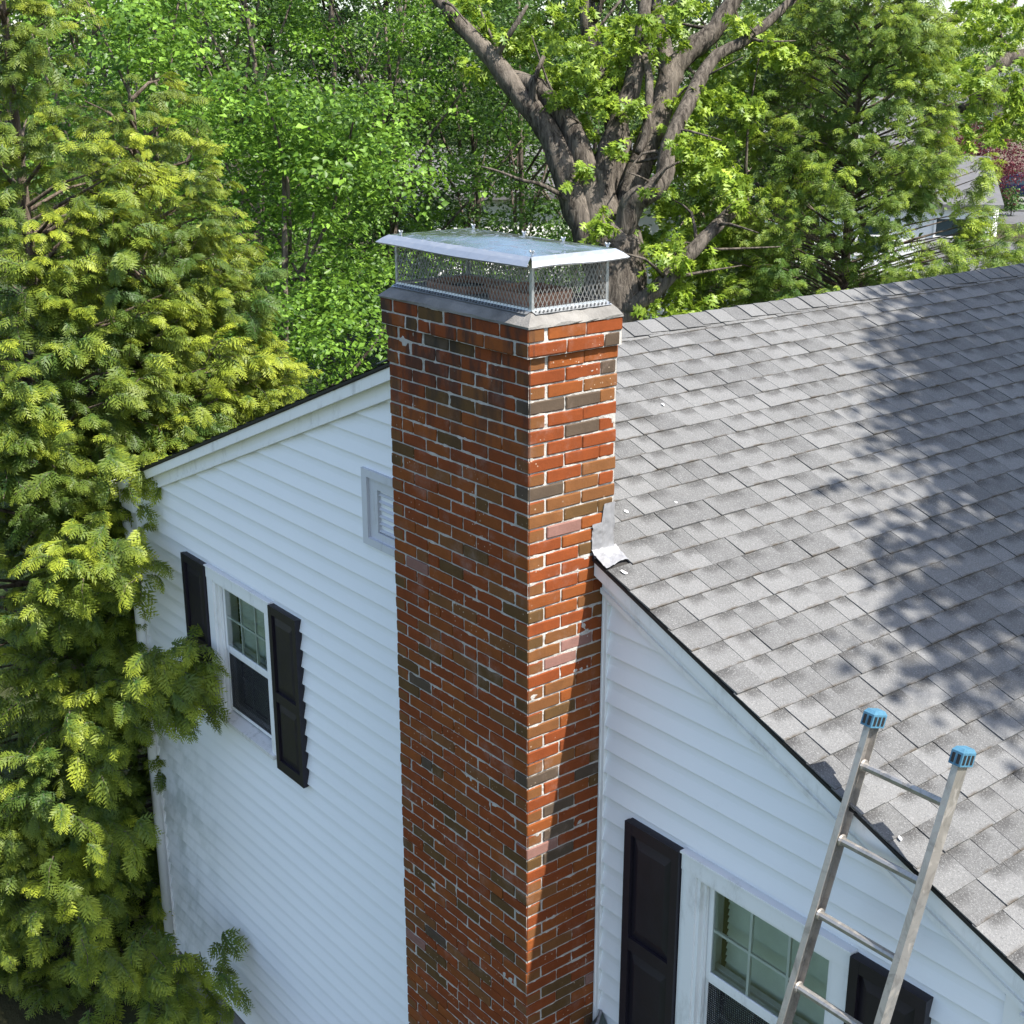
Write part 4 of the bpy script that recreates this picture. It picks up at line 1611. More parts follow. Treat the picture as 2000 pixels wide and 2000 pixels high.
def arborvitae(name, base, height, rfun, n, templ, mat, label, group, seed, scale=(0.8, 1.2), extra=None, trunk_r=0.13, per=17, gold=1.0, lo=0.0, fill=0.25):
    """n boughs; each carries a drooping mass of plumes, with gaps between the boughs"""
    rg = np.random.default_rng(seed)
    base = np.array(base, float)
    root = thing(name, base, label, 'tree', group)
    tb = MB()
    tocam = math.atan2(CAM[1] - base[1], CAM[0] - base[0])
    pos, d, sc, tipadd, rnds = [], [], [], [], []
    golden = 2.399963
    for i in range(n):
        h = 1 - math.sqrt(rg.random()) if rg.random() < 0.35 else rg.random()
        if h < lo and rg.random() > 0.12:
            continue
        R_ = rfun(h)
        if rg.random() > 0.25 + 0.75 * min(1, R_ / 1.0):
            continue
        az = i * golden + rg.normal(0, 0.25)
        if math.cos(az - tocam) < -0.3 and rg.random() > 0.2:
            continue
        reach = R_ * rg.normal(1.0, 0.13) + 0.03
        inner = rg.random() < fill
        if inner:
            reach *= rg.uniform(0.45, 0.75)
        u = np.array([math.cos(az), math.sin(az), 0])
        c0 = np.array([base[0], base[1], base[2] + h * height - reach * 0.25])
        end = c0 + u * reach + [0, 0, reach * (0.15 + 0.45 * h) + rg.normal(0, 0.06)]
        q = project(end[None])[0]
        seen = -80 < q[0] < 2080 and -80 < q[1] < 2080
        if not seen and rg.random() > 0.2:
            continue
        mid = (c0 + end) / 2 + [0, 0, 0.05] + rg.normal(0, 0.03, 3)
        tb.tube([c0, mid, end], [0.02, 0.014, 0.006], 5, cap=False)
        if rg.random() < 0.06:
            continue                      # a bare bough here and there
        m_ = int(per * rg.uniform(0.6, 1.4) * min(1.2, 0.45 + R_ * 0.6))
        side = np.array([-u[1], u[0], 0])
        age = np.clip(rg.normal(0.85, 0.25), 0.25, 1.15) * (0.55 if inner else 1)  # inner boughs keep more of the darkened old tone
        rb = rg.random()
        wd = rg.uniform(0.07, 0.15)
        drop = rg.uniform(0.28, 0.62) * min(1.0, 0.5 + reach * 0.5)
        rise = rg.uniform(0.05, 0.2)
        for _ in range(max(4, m_)):
            t = rg.random()
            w = rg.normal(0, wd) * (0.6 + 0.6 * t)
            bow = 0.16 * (1 - (2 * t - 0.7) ** 2)
            p = end + u * (bow - 0.12 + rg.normal(0, 0.05)) + side * w + np.array([0, 0, rise - (drop + rise) * t])
            pos.append(p)
            d.append(u * rg.uniform(0.45, 0.9) + side * (w / wd * 0.45 + rg.normal(0, 0.3)) + np.array([0, 0, rg.normal(0.75 - 0.75 * t, 0.3)]))
            sc.append(rg.uniform(*scale) * (0.75 + 0.25 * min(1, R_)))
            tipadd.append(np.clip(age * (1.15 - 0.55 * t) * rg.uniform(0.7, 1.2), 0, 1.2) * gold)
            rnds.append(np.clip(rb * 0.7 + rg.random() * 0.3, 0, 1))
    pos, d, sc, tipadd, rnds = map(np.array, (pos, d, sc, tipadd, rnds))
    if extra is not None:
        ep, ed, es = extra
        pos = np.concatenate([pos, ep]); d = np.concatenate([d, ed]); sc = np.concatenate([sc, es])
        tipadd = np.concatenate([tipadd, rg.uniform(0.5, 1.1, len(es)) * gold]); rnds = np.concatenate([rnds, rg.random(len(es))])
    rot = frames(d, rg.normal(0, 0.45, len(pos)))
    V, T, tip, rn, mi = scatter(templ, pos, rot, sc, rg, rnd=rnds, tipadd=tipadd)
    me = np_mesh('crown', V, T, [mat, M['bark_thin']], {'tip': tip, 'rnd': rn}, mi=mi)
    link('crown', me, root)
    pts = [(base[0], base[1], base[2] - 0.1 + height * t) for t in np.linspace(0, 0.95, 8)]
    tb.tube(pts, [trunk_r * (1 - 0.9 * t) for t in np.linspace(0, 1, 8)], 8)
    tb.build('trunk', M['bark_thin'], root, smooth=True)
    return root


def cone(top, belly, R0, foot=0.75):
    """radius over relative height: widest at belly, pointed at the top"""
    def f(t):
        if t < belly:
            return R0 * (foot + (1 - foot) * (t / belly) ** 0.7)
        u = (t - belly) / (1 - belly)
        return R0 * (1 - u) ** top + 0.05
    return f


# boughs that reach over the wall corner, as extra plumes
def boughs(spots, toward, rg):
    ps, ds, ss = [], [], []
    for (px, py, d, n_, sp) in spots:
        c_ = at(px, py, d)
        for _ in range(int(n_ * 3.2)):
            p = c_ + rg.normal(0, sp * 1.15, 3)
            ps.append(p)
            ds.append(np.array(toward) + rg.normal(0, 0.35, 3))
            ss.append(rg.uniform(0.8, 1.25))
    return np.array(ps), np.array(ds), np.array(ss)


rgb = np.random.default_rng(33)
exA = boughs([(235, 905, 10.2, 5, .10), (225, 1050, 10.1, 5, .10), (245, 1110, 10.0, 4, .08), (310, 1330, 9.9, 9, .12), (340, 1290, 9.85, 8, .08), (360, 1350, 9.8, 5, .06), (380, 1960, 10.2, 8, .15), (320, 1890, 10.2, 6, .15), (200, 1460, 10.2, 5, .10), (180, 1600, 10.1, 5, .15), (210, 1790, 10.1, 7, .2), (330, 1930, 10.3, 6, .18), (240, 1960, 10.0, 7, .2)], (0.85, -0.25, 0.25), rgb)
G_ARB = 'golden arborvitaes by the house'
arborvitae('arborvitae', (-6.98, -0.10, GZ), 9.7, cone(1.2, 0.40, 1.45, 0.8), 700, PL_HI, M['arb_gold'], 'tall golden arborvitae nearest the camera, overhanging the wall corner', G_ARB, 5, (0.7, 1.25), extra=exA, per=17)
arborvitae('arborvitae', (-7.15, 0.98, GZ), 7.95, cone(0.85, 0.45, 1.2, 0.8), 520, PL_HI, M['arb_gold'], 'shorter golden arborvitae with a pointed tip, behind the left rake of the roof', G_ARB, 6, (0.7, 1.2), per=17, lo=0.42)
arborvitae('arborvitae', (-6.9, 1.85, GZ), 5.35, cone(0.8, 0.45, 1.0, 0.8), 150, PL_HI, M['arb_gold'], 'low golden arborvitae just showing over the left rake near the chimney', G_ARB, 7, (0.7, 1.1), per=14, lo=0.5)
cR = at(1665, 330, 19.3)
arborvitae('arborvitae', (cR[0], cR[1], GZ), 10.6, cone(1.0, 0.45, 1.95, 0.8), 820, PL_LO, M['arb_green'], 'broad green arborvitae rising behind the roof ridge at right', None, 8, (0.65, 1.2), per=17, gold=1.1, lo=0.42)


# ---- broad leaves
def leaf_simple(L, W, fold=0.35):
    V = np.array([(0, 0, 0), (L * 0.45, W / 2, fold * W / 2), (L, 0, -0.1 * L), (L * 0.45, -W / 2, fold * W / 2)])
    T = np.array([(0, 1, 2), (0, 2, 3)])
    return V, T


def leaf_lobed(L, W):
    """oak-like: midrib with pointed lobes"""
    V, T = [], []

    def z(x):
        return -0.35 * x * x / L
    def tri(a, b, c):
        n_ = len(V)
        V.extend([(*p, z(p[0]) + 0.12 * abs(p[1])) for p in (a, b, c)])
        T.append((n_, n_ + 1, n_ + 2))
    for s in (-1, 1):
        for (x0, x1, xt, yt) in ((0.12, 0.36, 0.34, 0.30), (0.34, 0.62, 0.66, 0.5), (0.6, 0.84, 0.92, 0.3)):
            tri((x0 * L, 0), (x1 * L, 0), (xt * L, s * yt * W))
        tri((0.05 * L, 0), (0.9 * L, 0), (0.5 * L, s * 0.13 * W))
    tri((0.78 * L, -0.06 * W), (0.78 * L, 0.06 * W), (L, 0))
    return np.array(V), np.array(T)


def cluster(rg, n, leafs, spread, flat, droop, tuft=False):
    V, T, tip, mi = [], [], [], []
    base = 0
    for i in range(n):
        lv, lt = leafs[rg.integers(0, len(leafs))]
        a = rg.uniform(0, 2 * math.pi)
        if tuft:
            p = rg.normal(0, spread * 0.25, 3)
            d = np.array([math.cos(a), math.sin(a), -droop * rg.uniform(0.3, 1.6) + 0.3])
        else:
            rr = spread * math.sqrt(rg.random())
            p = np.array([rr * math.cos(a), rr * math.sin(a), rg.normal(0, flat)])
            b = a + rg.normal(0, 0.7)
            d = np.array([math.cos(b), math.sin(b), -droop * rg.uniform(0.0, 1.4)])
        rot = frames(d[None], np.array([rg.normal(0, 0.55)]))[0]
        sc = rg.uniform(0.7, 1.2)
        V.append(lv * sc @ rot.T + p)
        T.append(lt + base)
        tip.append(np.full(len(lv), np.clip(rg.normal(0.55, 0.28), 0, 1)))
        mi.append(np.zeros(len(lt), int))
        base += len(lv)
    return np.concatenate(V), np.concatenate(T), np.concatenate(tip), np.concatenate(mi)


rl = np.random.default_rng(44)
L_SMALL = [leaf_simple(0.072, 0.052), leaf_simple(0.062, 0.046), leaf_simple(0.085, 0.06, 0.2)]
L_OAK = [leaf_lobed(0.15, 0.13), leaf_lobed(0.13, 0.12)]
L_BIG = [leaf_simple(0.16, 0.12), leaf_simple(0.19, 0.13)]
CL_SMALL = [cluster(rl, 24, L_SMALL, 0.24, 0.035, 0.5) for _ in range(6)]
CL_OAK = [cluster(rl, 11, L_OAK, 0.10, 0.05, 0.9, True) for _ in range(6)]
CL_FAR = [cluster(rl, 12, L_BIG, 0.42, 0.12, 0.6) for _ in range(5)]

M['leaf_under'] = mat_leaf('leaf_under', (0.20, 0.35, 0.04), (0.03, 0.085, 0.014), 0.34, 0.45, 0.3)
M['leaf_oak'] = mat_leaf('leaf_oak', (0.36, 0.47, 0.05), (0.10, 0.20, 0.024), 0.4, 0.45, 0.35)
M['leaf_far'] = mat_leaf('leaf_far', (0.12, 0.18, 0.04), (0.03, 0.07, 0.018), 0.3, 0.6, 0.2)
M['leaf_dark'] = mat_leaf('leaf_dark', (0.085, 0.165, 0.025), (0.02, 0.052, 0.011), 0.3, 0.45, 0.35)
M['leaf_maple'] = mat_leaf('leaf_maple', (0.13, 0.022, 0.032), (0.055, 0.012, 0.02), 0.35, 0.5, 0.3)


def crown_mesh(pads, templ, mat, seed, per, flat=0.14, outward=None, scale=(0.8, 1.25)):
    """pads: (centre, radius): leafy shelves; clusters are spread over each shelf"""
    rg = np.random.default_rng(seed)
    pos, d, sc = [], [], []
    for (c_, r_) in pads:
        n_ = max(3, int(per * r_ * r_))
        a = rg.random(n_) * 2 * math.pi
        rr = r_ * np.sqrt(rg.random(n_))
        tx, ty = rg.normal(0, 0.18, 2)
        x, y = rr * np.cos(a), rr * np.sin(a)
        z = rg.normal(0, flat * r_, n_) + tx * x + ty * y - 0.30 * rr * rr / max(r_, .2)
        pos.append(np.stack([x, y, z], 1) + np.array(c_))
        dd = np.stack([np.cos(a), np.sin(a), rg.normal(-0.1, 0.25, n_)], 1)
        d.append(dd)
        sc.append(rg.uniform(*scale, n_))
    pos, d, sc = np.concatenate(pos), np.concatenate(d), np.concatenate(sc)
    rot = frames(d, rg.normal(0, 0.3, len(pos)))
    V, T, tip, rn, mi = scatter(templ, pos, rot, sc, rg)
    return np_mesh('crown', V, T, [mat], {'tip': tip, 'rnd': rn})


def limb(mb, pts, r0, r1, n=9, seed=0, sub=3, wob=0.03):
    """smooth limb through pts with Catmull-Rom, slightly knobbly"""
    rg = np.random.default_rng(seed)
    P = [np.array(p, float) for p in pts]
    P = [2 * P[0] - P[1]] + P + [2 * P[-1] - P[-2]]
    out_ = []
    for i in range(1, len(P) - 2):
        for q in range(sub):
            t = q / sub
            a, b, c_, d_ = P[i - 1], P[i], P[i + 1], P[i + 2]
            out_.append(0.5 * (2 * b + (c_ - a) * t + (2 * a - 5 * b + 4 * c_ - d_) * t * t + (3 * b - a - 3 * c_ + d_) * t ** 3))
    out_.append(P[-2])
    m_ = len(out_)
    for i in range(1, m_ - 1):
        out_[i] = out_[i] + rg.normal(0, wob * 0.5, 3) * (r0 + r1)
    rad = [r0 + (r1 - r0) * i / (m_ - 1) for i in range(m_)]
    rad = [r * rg.uniform(0.93, 1.08) for r in rad]
    mb.tube(out_, rad, n, jit=0.05, rg=rg)
    return out_


def broadleaf(name, base, height, spread, label, group, seed, templ, mat, bark, npads, per, crown_lo=0.35, r_tr=0.14, pad_r=(0.5, 1.0), nb=10, lean=(0, 0)):
    rg = np.random.default_rng(seed)
    base = np.array(base, float)
    root = thing(name, base, label, 'tree', group)
    mb = MB()
    top = base + np.array([lean[0], lean[1], height * 0.9])
    pts = [base + [0, 0, -0.1], base + (top - base) * 0.35 + rg.normal(0, 0.12, 3), base + (top - base) * 0.7 + rg.normal(0, 0.2, 3), top]
    limb(mb, pts, r_tr, r_tr * 0.25, 8, seed)
    pads = []
    cz0 = base[2] + height * crown_lo
    for i in range(npads):
        t = rg.random() ** 0.8
        z = cz0 + (base[2] + height - cz0) * t
        env = spread * math.sqrt(max(0.05, 1 - ((t - 0.42) / 0.62) ** 2))
        a = rg.random() * 2 * math.pi
        r_ = env * math.sqrt(rg.random())
        tt = (z - base[2]) / height
        c_ = np.array([base[0] + lean[0] * tt + r_ * math.cos(a), base[1] + lean[1] * tt + r_ * math.sin(a), z])
        pads.append((c_, rg.uniform(*pad_r)))
    for i in rg.choice(npads, min(nb * 3, npads), replace=False):
        c_ = pads[i][0]
        tt = np.clip((c_[2] - base[2]) / height - 0.18, 0.12, 0.85)
        s_ = base + (top - base) * tt
        mid = (s_ + c_) / 2 + np.array([0, 0, 0.1]) + rg.normal(0, 0.15, 3)
        limb(mb, [s_, mid, c_], r_tr * 0.3, 0.012, 5, seed + i, 2)
    mb.build('trunk', bark, root, smooth=True)
    link('crown', crown_mesh(pads, templ, mat, seed + 1, per), root)
    return root


# understorey trees behind the house, left of the old oak
UN = [  # px of trunk, distance, height above ground, spread, npads, label, material
    (330, 16.5, 9.2, 2.0, 62, 'leafy young tree between the golden arborvitae and the chimney, nearest of the thicket', 'leaf_under'),
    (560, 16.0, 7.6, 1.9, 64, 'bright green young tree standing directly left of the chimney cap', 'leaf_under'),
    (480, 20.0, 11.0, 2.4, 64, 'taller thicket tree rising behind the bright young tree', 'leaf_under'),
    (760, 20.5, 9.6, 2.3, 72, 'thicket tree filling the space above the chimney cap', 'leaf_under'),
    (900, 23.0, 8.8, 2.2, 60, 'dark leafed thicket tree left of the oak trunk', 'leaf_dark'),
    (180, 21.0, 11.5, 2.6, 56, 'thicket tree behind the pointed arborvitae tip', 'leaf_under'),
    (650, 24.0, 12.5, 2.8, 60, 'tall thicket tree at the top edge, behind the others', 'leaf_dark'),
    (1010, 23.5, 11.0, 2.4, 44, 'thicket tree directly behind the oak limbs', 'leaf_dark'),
    (420, 27.0, 12.0, 2.8, 60, 'thicket tree with leaves coloured dark for shade, deep behind the bright young tree', 'leaf_dark'),  # dark leaf colour supplies deep shade behind the thicket, next two as well
    (820, 27.5, 11.5, 2.8, 60, 'thicket tree with leaves coloured dark for shade, deep behind the chimney cap', 'leaf_dark'),
    (1110, 28.5, 11.0, 2.8, 60, 'thicket tree with leaves coloured dark for shade, deep behind the oak trunk', 'leaf_dark'),
    (40, 25.0, 12.5, 2.8, 34, 'tree in the far left corner behind the arborvitae', 'leaf_dark'),
]
for i, (px, d, h, sp, npd, lab, mt) in enumerate(UN):
    b_ = at(px, 400, d)
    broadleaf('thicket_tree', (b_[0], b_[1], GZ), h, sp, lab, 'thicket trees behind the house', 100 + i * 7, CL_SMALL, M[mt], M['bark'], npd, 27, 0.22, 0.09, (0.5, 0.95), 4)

# ---- the old oak
OD = 18.2
oak = thing('oak_tree', (*at(1195, 600, OD)[:2], GZ), 'massive old oak with spreading grey limbs behind the chimney', 'tree')
ob = MB()
pp = lambda L, d=OD: [at(x, y, d + (e[0] if e else 0)) for (x, y, *e) in L]
b_ = at(1195, 600, OD)
limb(ob, [(b_[0], b_[1], GZ - 0.2), (b_[0], b_[1], -3.5), at(1202, 540, OD), at(1198, 455, OD)], 0.52, 0.38, 14, 1, 4, 0.02)
pix = OD / FPX
LIMBS = [
    ([(1170, 520), (1140, 440), (1108, 355), (1085, 285), (1052, 232), (1008, 180), (965, 118), (905, 55), (860, 5), (820, -60)], 0.22, 0.085),
    ([(1180, 500), (1160, 390), (1133, 300), (1108, 240), (1072, 192), (1040, 165), (1000, 150, .2), (960, 120, .5)], 0.20, 0.09),
    ([(1190, 480), (1178, 370), (1190, 290), (1215, 225), (1240, 150), (1250, 90), (1258, 20), (1262, -60)], 0.19, 0.08),
    ([(1200, 470, .3), (1212, 330, .4), (1196, 210, .5), (1170, 130, .6), (1155, 70, .6), (1143, 0, .6), (1130, -80, .6)], 0.17, 0.12),
    ([(1212, 460, .1), (1245, 340, .2), (1282, 240, .3), (1305, 160, .3), (1322, 125, .3), (1365, 88, .3), (1398, 55, .3), (1440, -15, .3), (1480, -90, .3)], 0.20, 0.11),
    ([(1305, 160, .3), (1300, 100, .5), (1285, 40, .7), (1275, -40, .9)], 0.13, 0.08),
    ([(1215, 470, -.2), (1235, 395, -.4), (1268, 378, -.5), (1296, 345, -.5), (1302, 300, -.5), (1318, 255, -.5), (1360, 170, -.3), (1400, 108, -.2), (1465, 74, -.1), (1552, -5, 0)], 0.17, 0.06),
    ([(1212, 600, -.2), (1252, 590, -.3), (1300, 545, -.4), (1360, 482, -.5), (1400, 440, -.4), (1432, 412, 0), (1455, 390, .5)], 0.14, 0.06),
    ([(1120, 395, -.1), (1085, 375, -.2), (1050, 358, -.3), (1020, 352, -.4), (975, 335, -.5), (940, 325, -.6)], 0.035, 0.012),
    ([(1142, 0, .6), (1160, 40, .5), (1175, 0, .4), (1190, -50, .4)], 0.06, 0.05),
    ([(1052, 232, 0), (1040, 190, -.1), (1046, 150, -.2), (1062, 110, -.2)], 0.07, 0.03),
    ([(965, 118, 0), (1000, 60, -.3), (1030, 10, -.4)], 0.05, 0.02),
    ([(1250, 90, 0), (1268, 150, -.2), (1262, 260, -.3), (1245, 300, -.3)], 0.05, 0.06),
]
for i, (L, r0, r1) in enumerate(LIMBS):
    limb(ob, pp(L), r0, r1, 10, 50 + i, 3, 0.03)
ro = np.random.default_rng(77)
# twigs
for _ in range(55):
    L, r0, r1 = LIMBS[ro.integers(0, 8)]
    k0 = ro.integers(2, len(L))
    x, y, *e = L[k0]
    s_ = at(x, y, OD + (e[0] if e else 0))
    e1 = s_ + np.array([ro.normal(0, 0.28), ro.normal(0, 0.28), ro.normal(0.1, 0.25)])
    e2 = e1 + (e1 - s_) * 0.8 + ro.normal(0, 0.25, 3)
    limb(ob, [s_, e1, e2], 0.03, 0.008, 5, int(ro.integers(1e6)), 2)
ob.build('trunk', M['bark_grey'], oak, smooth=True)
pads = []
SPOT = [  # px, py, spread px, n  : foliage masses of the oak
    (1040, 60, 60, 5), (1090, 100, 55, 6), (1000, 90, 45, 4), (1130, 130, 40, 5), (1060, 130, 45, 4), (960, 130, 35, 3), (1085, 165, 35, 3), (1180, 60, 50, 4), (1230, 40, 40, 4), (1260, 90, 40, 4), (1210, 110, 40, 3), (1290, 20, 40, 4), (1340, 40, 35, 3),
    (1190, 180, 35, 4), (1240, 170, 45, 5), (1300, 180, 45, 5), (1360, 190, 45, 5), (1180, 310, 25, 4), (1215, 300, 22, 3), (1265, 250, 30, 4), (1310, 280, 40, 5), (1360, 270, 50, 6), (1420, 260, 50, 6), (1400, 330, 55, 6), (1340, 330, 45, 5), (1290, 360, 30, 3), (1190, 410, 26, 5), (1180, 430, 18, 3), (1320, 400, 40, 4),
    (1430, 150, 45, 5), (1470, 200, 45, 4), (1400, 90, 40, 3), (1480, 60, 50, 4), (1530, 110, 50, 4), (1440, 350, 40, 4), (1290, 470, 40, 4), (1340, 490, 45, 5), (1370, 510, 40, 4), (1300, 515, 30, 4), (1330, 575, 40, 4), (1300, 580, 30, 3), (1390, 570, 30, 3), (1280, 600, 20, 2), (1420, 440, 30, 5), (1450, 400, 30, 5), (1380, 470, 25, 3), (1350, 530, 30, 4), (1240, 470, 20, 3), (1150, 250, 30, 3), (1110, 320, 20, 2), (1230, 360, 25, 3),
    (900, 20, 60, 5), (1120, 30, 45, 4)]
for (x, y, s_, n_) in SPOT:
    for _ in range(max(1, int(n_ * 0.8))):
        pads.append((at(x + ro.normal(0, s_ * 0.5), y + ro.normal(0, s_ * 0.35), OD + ro.normal(0.15, 0.6)), ro.uniform(0.16, 0.36)))
for _ in range(12):   # upper crown above the picture
    pads.append((at(ro.uniform(600, 1650), ro.uniform(-900, -120), OD + ro.normal(0, 2.2)), ro.uniform(0.5, 0.95)))
link('crown', crown_mesh(pads, CL_OAK, M['leaf_oak'], 78, 85, 0.3), oak)


# ---- second oak at the right edge: limbs enter the picture
o2 = at(2230, 500, 21.0)
oak2 = thing('oak_tree', (o2[0], o2[1], GZ), 'oak outside the right edge whose dark limbs reach in above the street', 'tree')
ob = MB()
limb(ob, [(o2[0], o2[1], GZ - 0.2), (o2[0], o2[1], -2), at(2220, 250, 21), at(2210, 60, 21)], 0.4, 0.25, 12, 3, 3, 0.02)
L2 = [([(2220, 260), (2100, 175), (2000, 182), (1945, 186), (1905, 200), (1875, 215)], 0.17, 0.07), ([(2100, 175), (1990, 110), (1950, 130, -.2), (1915, 150, -.2), (1890, 172, -.2)], 0.12, 0.08), ([(2215, 150), (2060, 90), (1985, 105), (1950, 60), (1985, 0)], 0.08, 0.03), ([(2200, 60), (2000, 30), (1900, 10), (1830, 60), (1800, 75)], 0.07, 0.015), ([(2220, 270), (2080, 260), (1990, 240), (1960, 250)], 0.12, 0.05), ([(1950, 185), (1925, 205, -.1), (1915, 225, -.1)], 0.03, 0.012)]
for i, (L, r0, r1) in enumerate(L2):
    limb(ob, pp(L, 21), r0, r1, 9, 90 + i)
ob.build('trunk', M['bark_grey'], oak2, smooth=True)
pads = []
for (x, y, s_, n_) in ((1790, 60, 35, 4), (1830, 110, 35, 5), (1870, 80, 35, 4), (1850, 150, 30, 4), (1900, 120, 30, 4), (1940, 60, 30, 4), (1960, 20, 35, 4), (1985, 150, 25, 3), (1990, 220, 25, 3), (1950, 240, 25, 3), (1910, 245, 18, 2), (1930, 20, 30, 3), (1880, 20, 30, 3), (1760, 110, 30, 3), (1950, 165, 15, 2), (1990, 255, 15, 2)):
    for _ in range(n_):
        pads.append((at(x + ro.normal(0, s_ * 0.55), y + ro.normal(0, s_ * 0.4), 21 + ro.normal(-0.3, 0.8)), ro.uniform(0.2, 0.45)))
for _ in range(14):
    pads.append((at(ro.uniform(1950, 2600), ro.uniform(-500, 250), 21 + ro.normal(0, 2)), ro.uniform(0.5, 0.9)))
link('crown', crown_mesh(pads, CL_OAK, M['leaf_oak'], 79, 55, 0.3), oak2)

# ---- yard tree right of the house: out of the picture, its shade lies on the shingles
rs = np.random.default_rng(91)
sb = np.array([7.6, 7.4, GZ])
yt = thing('yard_maple', sb, 'maple right of the house whose shade lies across the shingles', 'tree')
ob = MB()
limb(ob, [sb - [0, 0, .2], sb + [-.1, 0, 5.0], sb + [-.4, -.2, 10.5], sb + [-.6, -.4, 17.0]], 0.34, 0.09, 10, 4)
SUNV = np.array(SUN)
pads = []
for i in range(300):
    # leafy shelves standing between the sun and the shaded part of the slope
    x = rs.uniform(-1.7, 2.4)
    edge = 3.25 - 1.22 * (x + 1.3) if x < 1.0 else 0.45 + 0.25 * (x - 1.0)
    y = edge + 0.75 + abs(rs.normal(0, 2.2)) * (1.0 if x < 1.2 else 1.2)
    hgt = rs.uniform(4.6, 8.5)
    c_ = np.array([x, y, zroof(x)]) + SUNV * hgt / SUNV[2]
    pads.append((c_, rs.uniform(0.25, 0.62)))
link('crown', crown_mesh(pads, CL_FAR, M['leaf_oak'], 80, 24, 0.25, scale=(0.6, 1.0)), yt)
for i in range(0, len(pads), 9):
    c_ = pads[i][0]
    s_ = sb + np.array([-.4, -.2, np.clip(c_[2] - GZ - 3.0, 5, 15)])
    limb(ob, [s_, (s_ + c_) / 2 + [0, 0, .4], c_], 0.07, 0.012, 6, i, 2)
ob.build('trunk', M['bark'], yt, smooth=True)

# ---- farther woods and gardens
rw = np.random.default_rng(55)
FW = [(90, 38, 15, 'left edge'), (330, 36, 15, ''), (540, 40, 16, ''), (760, 37, 14.5, ''), (980, 44, 14, ''), (1180, 42, 13.5, ''), (1400, 46, 12.5, ''), (1560, 60, 11.5, ''), (1760, 95, 13, ''), (1900, 110, 11, ''), (2040, 100, 12.5, ''), (1480, 100, 15, ''), (1650, 120, 15, ''), (1300, 90, 16, ''), (1850, 150, 14, ''), (1980, 150, 13, ''), (1545, 31, 9.2, '')]
FL = ['far left tree behind the golden arborvitaes', 'tree in the far row above the left rake', 'tree in the far row behind the bright thicket', 'tree in the far row above the chimney cap', 'tree in the far row left of the oak limbs', 'tree in the far row directly behind the oak trunk', 'far tree between the oak and the right arborvitae', 'far tree just left of the right arborvitae', 'distant tree behind the tip of the right arborvitae', 'distant tree above the blue car', 'distant tree at the right edge beyond the street', 'distant hazy tree between the oak limbs at right', 'distant hazy tree behind the right arborvitae', 'distant hazy tree behind the oak limbs', 'farthest tree right of the arborvitae tip', 'farthest tree at the right edge on the skyline', 'leafy tree between the oak and the right arborvitae, close behind the ridge']
for i, (px, d, h, _) in enumerate(FW):
    b_ = at(px, 300, d)
    s_ = 1.0 if d < 50 else 1.9
    broadleaf('far_tree', (b_[0], b_[1], GZ), h, 3.6 * (1.0 if d < 50 else 1.6), FL[i], 'trees in the far row', 300 + i * 5, CL_FAR, M['leaf_far' if i % 3 else 'leaf_dark'], M['bark'], 70 if d < 50 else 60, 13 if d < 50 else 3.6, 0.15, 0.22, (0.8, 1.6) if d < 50 else (1.2, 2.4), 6)
# ================================================================== neighbourhood seen between the trees
def slab(pts, z, name, mat):
    V = [(p[0], p[1], z) for p in pts]
    return tag(MB().add(V, [tuple(range(len(V)))]).build(name, mat), kind='structure')


M['asphalt'] = mat_simple('asphalt', (0.10, 0.10, 0.104), 0.9, var=0.15, nscale=3, bump=0.3)
M['lawn'] = mat_simple('lawn', (0.06, 0.125, 0.022), 0.95, var=0.3, nscale=4, bump=0.5, bscale=30)
M['drive'] = mat_simple('drive', (0.18, 0.175, 0.165), 0.9, var=0.15, nscale=3)
M['roof_grey'] = mat_simple('roof_grey', (0.11, 0.11, 0.115), 0.9, var=0.25, nscale=3, bump=0.4, bscale=14)
M['pink'] = mat_simple('pink', (0.48, 0.35, 0.29), 0.8, var=0.1)
M['white_wall'] = mat_trim('white_wall', (0.78, 0.785, 0.78), 0.12)
e1 = np.array([math.cos(YAW - 0.36), math.sin(YAW - 0.36), 0])     # across the sight line to the street
e2 = np.array([-e1[1], e1[0], 0])
g0 = on_ground(1985, 425)
slab([g0 - e1 * 60 - e2 * 4.0, g0 + e1 * 60 - e2 * 4.0, g0 + e1 * 60 + e2 * 3.6, g0 - e1 * 60 + e2 * 3.6], GZ + 0.012, 'street', M['asphalt'])
slab([g0 - e1 * 60 + e2 * 3.8, g0 + e1 * 60 + e2 * 3.8, g0 + e1 * 60 + e2 * 9, g0 - e1 * 60 + e2 * 9], GZ + 0.02, 'lawn', M['lawn'])
kb = MB()
a_, b_ = g0 - e1 * 60 + e2 * 3.7, g0 + e1 * 60 + e2 * 3.7
kb.bar((a_[0], a_[1], GZ + 0.06), (b_[0], b_[1], GZ + 0.06), 0.18, 0.14)
tag(kb.build('kerb', M['drive']), kind='structure')
g1 = on_ground(1985, 392)
slab([g1 - e1 * 5 - e2 * 3, g1 + e1 * 7 - e2 * 3, g1 + e1 * 7 + e2 * 5, g1 - e1 * 5 + e2 * 5], GZ + 0.028, 'driveway', M['drive'])

# ---- blue car
M['car_blue'] = mat_simple('car_blue', (0.012, 0.022, 0.09), 0.25, 0.3, 0.6, var=0.1, bump=0.0)
M['car_glass'] = mat_simple('car_glass', (0.03, 0.05, 0.055), 0.1, 0.0, 0.7, var=0.1, bump=0.0)
M['tyre'] = mat_simple('tyre', (0.015, 0.015, 0.016), 0.85)
M['tail'] = mat_simple('tail', (0.45, 0.02, 0.03), 0.3)
M['plate'] = mat_simple('plate', (0.6, 0.65, 0.75), 0.4)


